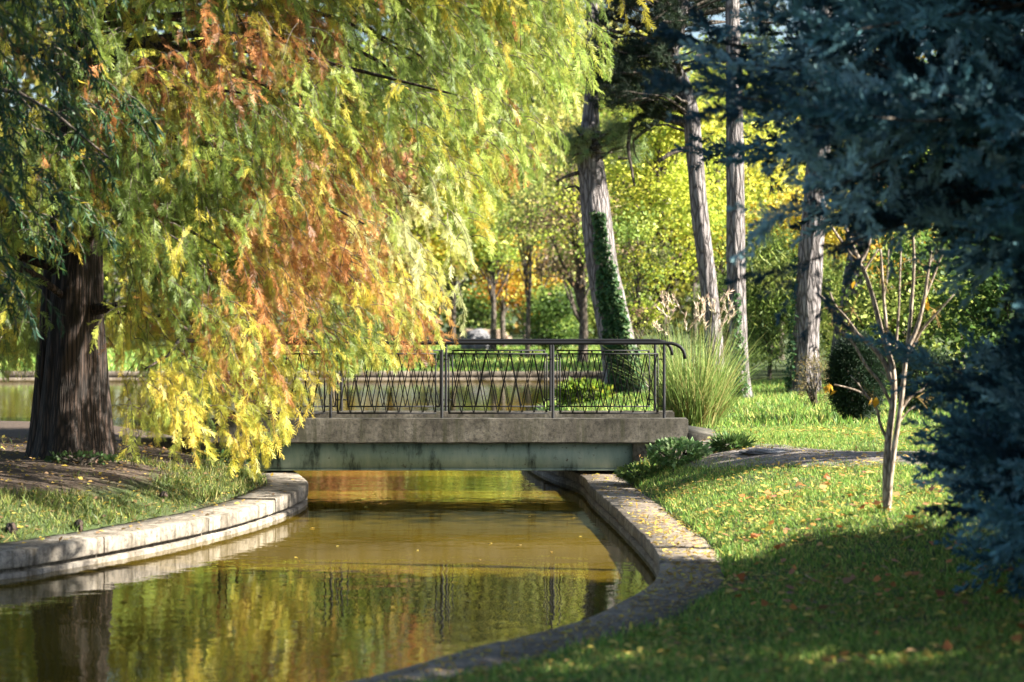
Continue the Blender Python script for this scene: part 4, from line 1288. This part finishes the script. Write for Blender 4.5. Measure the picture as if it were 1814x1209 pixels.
# ------------------------------------------------------------------ bare sapling on the right lawn
def sapling():
    rng = np.random.default_rng(141)
    Y = 19.5
    base = P(1572, 918, Y)
    gz0 = float(height([(base[0], Y)])[0])
    org = (base[0], Y, gz0)
    dz = gz0 - base[2]
    root = thing("bare_sapling", "nearly leafless sapling with pale twigs on the right lawn", "tree", org)
    def path(px, r0, r1, name="branch", dy=(0, 0)):
        n = len(px)
        pts = np.array([P(a, b_, Y + dy[0] + (dy[1] - dy[0]) * k_ / (n - 1)) for k_, (a, b_) in enumerate(px)])
        pts[:, 2] += dz
        pts = resample(pts, 0.06)
        V, Q = tube(pts, np.linspace(r0, r1, len(pts)) * (1.0 if name == "trunk" else 1.45), 8, bark=0.06, seed=px[0][0])
        mk(name, V, Q, M_TWIG, root, org, smooth=True)
        return pts
    path([(1572, 926), (1570, 880), (1571, 830), (1575, 780), (1583, 715), (1582, 670), (1575, 640), (1562, 600), (1548, 545), (1534, 500), (1523, 476)], .042, .019, "trunk")
    path([(1574, 905), (1578, 850), (1586, 790), (1596, 725), (1603, 660), (1611, 590), (1617, 520), (1619, 470), (1617, 425)], .031, .012, "trunk", (-.03, -.12))
    path([(1581, 680), (1574, 620), (1567, 560), (1563, 500), (1560, 452)], .016, .007)
    path([(1523, 476), (1508, 440), (1497, 410), (1490, 385)], .018, .006)
    path([(1523, 476), (1500, 452), (1475, 415), (1452, 380)], .013, .005)
    path([(1523, 476), (1536, 455), (1543, 425), (1548, 395)], .012, .005)
    path([(1530, 492), (1545, 468), (1556, 452)], .009, .004)
    path([(1582, 690), (1568, 655), (1545, 625), (1520, 604), (1495, 583), (1472, 555), (1452, 532)], .021, .007)
    path([(1580, 730), (1560, 690), (1535, 660), (1512, 620), (1490, 596)], .013, .006)
    path([(1520, 604), (1500, 575), (1480, 552), (1470, 528)], .011, .005)
    path([(1495, 583), (1478, 570), (1460, 552)], .008, .004)
    path([(1606, 630), (1625, 590), (1637, 540), (1643, 500), (1650, 455)], .017, .007, "branch", (-.1, -.2))
    path([(1637, 540), (1654, 500), (1668, 465), (1680, 458)], .010, .004)
    path([(1650, 475), (1660, 455), (1672, 452)], .007, .003)
    path([(1604, 650), (1630, 600), (1660, 565), (1690, 532)], .012, .005, "branch", (-.05, -.2))
    path([(1594, 740), (1612, 715), (1633, 702), (1642, 690)], .013, .005)
    path([(1592, 760), (1607, 740), (1622, 730)], .008, .004)
    path([(1578, 800), (1560, 765), (1553, 735), (1535, 712), (1510, 700), (1478, 692)], .013, .005)
    path([(1535, 712), (1520, 690), (1506, 676)], .008, .003)
    path([(1586, 640), (1592, 560), (1594, 505), (1596, 450)], .010, .005)
    path([(1565, 540), (1572, 500), (1574, 452)], .007, .003)
    path([(1583, 700), (1573, 680), (1560, 668)], .007, .003)
    # fine spent twigs at the nodes
    for (a, b_) in [(1523, 476), (1495, 583), (1545, 712), (1643, 500), (1617, 470), (1560, 500), (1650, 470), (1472, 555), (1510, 560), (1596, 520), (1655, 560), (1630, 600), (1500, 430), (1574, 600), (1625, 715)]:
        q = P(a, b_, Y) + (0, 0, dz)
        tw = MB()
        for _ in range(7):
            d = rand_dirs(1, rng)[0] * (1, .6, 1)
            tw.add(*tube([q, q + d * .07, q + d * rng.uniform(.10, .2) + (0, 0, -.015)], [.004, .003, .002], 4, cap=False), (.40, .27, .09))
        tw.build("spent_stalks", M_DRY, root, org)
    lv = MB()
    spots = [(1640, 545)] * 6 + [(1468, 690)] * 4 + [(1520, 505), (1476, 700), (1545, 712), (1545, 712)]
    for (a, b_) in spots:
        q = P(a + rng.normal(0, 5), b_ + rng.normal(0, 5), Y - .05) + (0, 0, dz)
        lv.add(*inst(*T_LEAF, q[None], frames(np.array([[rng.normal(0, .5), rng.normal(0, .4), -1]]), rng.uniform(-.8, .8, 1)), np.array([rng.uniform(.07, .12)]), np.array([(.62, .36, .03)])))
    lv.build("leaves", M_DRY, root, org)
sapling()

# ------------------------------------------------------------------ small things on the banks
def lathe_lump(name, label, cat, base, h, r, mat, seed, squash=(1, 1), parent=None, lift=0.0):
    import bmesh
    bm = bmesh.new()
    bmesh.ops.create_icosphere(bm, subdivisions=4, radius=1)
    for v_ in bm.verts:
        n_ = mnoise.noise(v_.co * 1.6 + Vector((seed, 0, 0))) * .28 + mnoise.noise(v_.co * 4 + Vector((seed, 0, 0))) * .08
        v_.co *= 1 + n_
        v_.co = Vector((v_.co.x * r * squash[0], v_.co.y * r * squash[1], (v_.co.z * .62 + .38) * h))
    me = bpy.data.meshes.new(name)
    for f in bm.faces:
        f.smooth = True
    bm.to_mesh(me); bm.free()
    me.materials.append(mat)
    o_ = bpy.data.objects.new(name, me)
    COL.objects.link(o_)
    bz = float(height([base])[0])
    o_.location = (*base, bz + lift)
    return tag(o_, label, cat)
for (px, py, h, r_, lab) in [(181, 925, .17, .035, "pale sunlit cypress knee standing by the left kerb"), (140, 924, .12, .045, "broad weathered cypress knee left of the pale one"),
                             (405, 884, .15, .045, "dark pointed cypress knee near the end of the left kerb"), (290, 886, .07, .05, "low brown cypress knee in the sparse grass"),
                             (20, 938, .10, .06, "squat dark cypress knee at the left edge")]:
    Yk = FPX * (EYE - .36) / (py - HOR)
    lathe_lump("cypress_knee", lab, "cypress knee", ((px - CX) * Yk / FPX, Yk), h, r_, M_CYPRESS if py != 925 else M_TWIG, px)
lathe_lump("boulder", "dark grey boulder on the far bank left of the slender trees", "rock", (X(842, 86), 86), 0.95, 0.72, M_ROCK, 3.0)
lathe_lump("stone", "flat grey stone lying in the path by the bridge", "stone", (3.35, 26.1), 0.07, 0.28, M_ROCK, 8.0, (1.2, .8))
st = thing("stone_terrace", "low pale stepped stone terrace on the far bank", "terrace", (X(860, 98), 98, 0.5))
for k_ in range(3):
    o = soft_box("step", (-1.5 + .15 * k_, 1.3 - .2 * k_, k_ * 1.1, 9.0, -0.3 if k_ == 0 else k_ * .22 - .02, (k_ + 1) * .22), M_SAND, st, .04, 30, .05)

# ------------------------------------------------------------------ grass, fallen leaves
def frustum(p, z, margin=0.5):
    px = CX + FPX * p[:, 0] / p[:, 1]
    py = HOR + FPX * (EYE - z) / p[:, 1]
    mpx = margin * FPX / p[:, 1]
    return (px > -mpx) & (px < 1814 + mpx) & (py < 1209 + mpx)

def grass(name, x0, x1, y0, y1, n, size, seed, pal, isle=None, thick=0.0):
    rng = np.random.default_rng(seed)
    p = np.column_stack([rng.uniform(x0, x1, n), rng.uniform(y0, y1, n)])
    p = p[frustum(p, np.full(n, .5))]
    d, isl = land(p)
    k_ = d > 0.57 + 0.05 * rng.normal(size=len(p))
    k_ &= seg_dist(p, PATH) > 0.50 + 0.55 * vnoise(p, 1.3, 9) + 0.12 * rng.normal(size=len(p))
    k_ &= ~((p[:, 0] > -5.3) & (p[:, 0] < 3.0) & (p[:, 1] > 28.0) & (p[:, 1] < 30.3))
    nz = vnoise(p, 0.8, seed) + .6 * vnoise(p, 2.6, seed + 3)
    if isle is True:
        k_ &= isl
        edge = np.exp(-((d - 0.85) / 0.45) ** 2)
        k_ &= (nz * .6 + edge * 1.1 + 0.5 * sstep(23.0, 20.5, p[:, 1])) > 0.42 + rng.normal(0, .15, len(p))
    else:
        k_ &= ~isl
        k_ &= nz > -0.75 + thick + rng.normal(0, .25, len(p))
    p, d, isl, nz = p[k_], d[k_], isl[k_], nz[k_]
    z = height(p, d, isl)
    n = len(p)
    sc = size * rng.uniform(.45, 1.25, n) * (1 + .35 * nz).clip(.5, 1.6)
    edge = np.exp(-((d - .6) / .12) ** 2)
    sc *= 1 + .7 * edge * rng.random(n)
    dirs = np.column_stack([rng.normal(0, .5, n), rng.normal(0, .5, n), np.ones(n)])
    col = pick(pal, n, rng, .2)
    Sc = np.column_stack([np.maximum(sc, .07), sc, sc])
    V, Q, C = inst(*T_BLADE, np.column_stack([p, z - .01]), frames(dirs, rng.uniform(0, 6.28, n)), Sc, col.clip(.01, .7))
    o_ = mk(name, V, Q, M_GRASS, None, (0, 20, 0), C)
    o_["kind"] = "stuff"
    o_["label"] = {True: "sparse grass on the left bank under the cypress"}.get(isle, "short green lawn grass on the right bank")
    return o_
GP = [(.19, .36, .06), (.27, .43, .08), (.13, .26, .05), (.38, .47, .10), (.50, .47, .14), (.08, .17, .035)]
grass("lawn_grass", -1.5, 6.5, 8.5, 30, 380000, .062, 151, GP)
grass("lawn_grass", 0, 9, 30, 46, 60000, .13, 152, GP)
grass("bank_grass", -9, -2.8, 18.5, 29, 70000, .085, 153, [(.13, .18, .04), (.2, .24, .06), (.10, .15, .03), (.3, .27, .1)], isle=True)
def far_grass():
    rng = np.random.default_rng(154)
    n = 60000
    p = np.column_stack([rng.uniform(-26, 6, n), rng.uniform(68.6, 92, n)])
    z = height(p, bumps=False)
    V, Q, C = inst(*T_BLADE, np.column_stack([p, z]), frames(np.column_stack([rng.normal(0, .4, n), rng.normal(0, .4, n), np.ones(n)]), rng.uniform(0, 6.28, n)),
                   np.column_stack([np.full(n, .5), np.full(n, .16), np.full(n, .16)]) * rng.uniform(.6, 1.2, (n, 1)), pick(GP, n, rng, .2).clip(.01, .7))
    o_ = mk("far_grass", V, Q, M_GRASS, None, (0, 80, 0), C)
    o_["kind"] = "stuff"; o_["label"] = "sunlit grass on the far bank"
far_grass()

def litter():
    rng = np.random.default_rng(161)
    mb = MB()
    def put(p, z, size, pal, tmpl=T_LEAF, curl=.5):
        n = len(p)
        d = np.column_stack([rng.normal(0, 1, n), rng.normal(0, 1, n), np.abs(rng.normal(0, curl, n)) * .6])
        mb.add(*inst(*tmpl, np.column_stack([p, z]), frames(d, rng.normal(0, curl, n)), size, pick(pal, n, rng, .2).clip(.02, .8)))
    yel = [(.55, .40, .07), (.6, .48, .12), (.42, .28, .06), (.34, .22, .08)]
    orr = [(.5, .2, .06), (.42, .15, .05), (.55, .3, .12), (.32, .16, .09)]
    # narrow yellow leaves on the right kerb and along the lawn
    p = np.column_stack([rng.uniform(-1.5, 6, 46000), rng.uniform(9, 29, 46000)])
    p = p[frustum(p, np.full(len(p), .4), .3)]
    d, isl = land(p)
    onk = (d > .02) & (d < .54) & ~isl
    dens = np.where(onk, .8, .20 + .5 * vnoise(p, .6, 4))
    dens = np.where(onk & (p[:, 1] < 16.5), .6, dens)
    dens = np.where(onk & (p[:, 1] > 23), .25, dens)
    k_ = (d > .02) & ~isl & (rng.random(len(p)) < dens)
    p, d, isl, onk = p[k_], d[k_], isl[k_], onk[k_]
    z = np.where(onk, .243, height(p, d, isl) + .03 + rng.uniform(0, .03, len(p)))
    put(p, z, rng.uniform(.035, .085, len(p)), yel, T_LEAF if False else (T_LEAF[0] * (0.55, 1, 1), T_LEAF[1]), .3)
    # big tawny leaves in the sunlit part of the lawn
    p = np.column_stack([rng.uniform(1.8, 6, 800), rng.uniform(12, 23, 800)])
    d, isl = land(p)
    k_ = (d > .7) & ~isl & (vnoise(p, .7, 2) > -.15)
    p, d, isl = p[k_], d[k_], isl[k_]
    put(p, height(p, d, isl) + .05, rng.uniform(.05, .10, len(p)), orr + yel[:1], T_IVY, .4)
    # thin litter on the left bank and its kerb
    p = np.column_stack([rng.uniform(-9, -2.8, 3800), rng.uniform(18.5, 28.5, 3800)])
    d, isl = land(p)
    k_ = isl & (d > .02) & ((d > .6) | (rng.random(len(p)) < .3))
    p, d, isl = p[k_], d[k_], isl[k_]
    put(p, np.where(d < .56, .268, height(p, d, isl) + .02), rng.uniform(.03, .08, len(p)), yel + [(.2, .13, .08), (.28, .18, .1)], T_LEAF, .3)
    o_ = mb.build("fallen_leaves", M_DRY, None, (0, 20, 0))
    o_["kind"] = "stuff"; o_["label"] = "yellow and tawny fallen leaves scattered over lawn and kerbs"
    mb = MB()
    p = np.column_stack([rng.uniform(-4, 1.2, 90), rng.uniform(15, 28, 90)])
    d, isl = land(p)
    p = p[d < -.1][:48]
    n = len(p)
    V, Q, C = inst(*T_LEAF, np.column_stack([p, np.full(n, .006)]), frames(np.column_stack([rng.normal(0, 1, (n, 2)), np.zeros(n)]), rng.normal(0, .1, n)), rng.uniform(.04, .09, n), pick(yel, n, rng).clip(.05, .8))
    o_ = mk("floating_leaves", V, Q, M_DRY, None, (0, 20, 0), C)
    o_["kind"] = "stuff"; o_["label"] = "small yellow leaves floating on the pond"
litter()
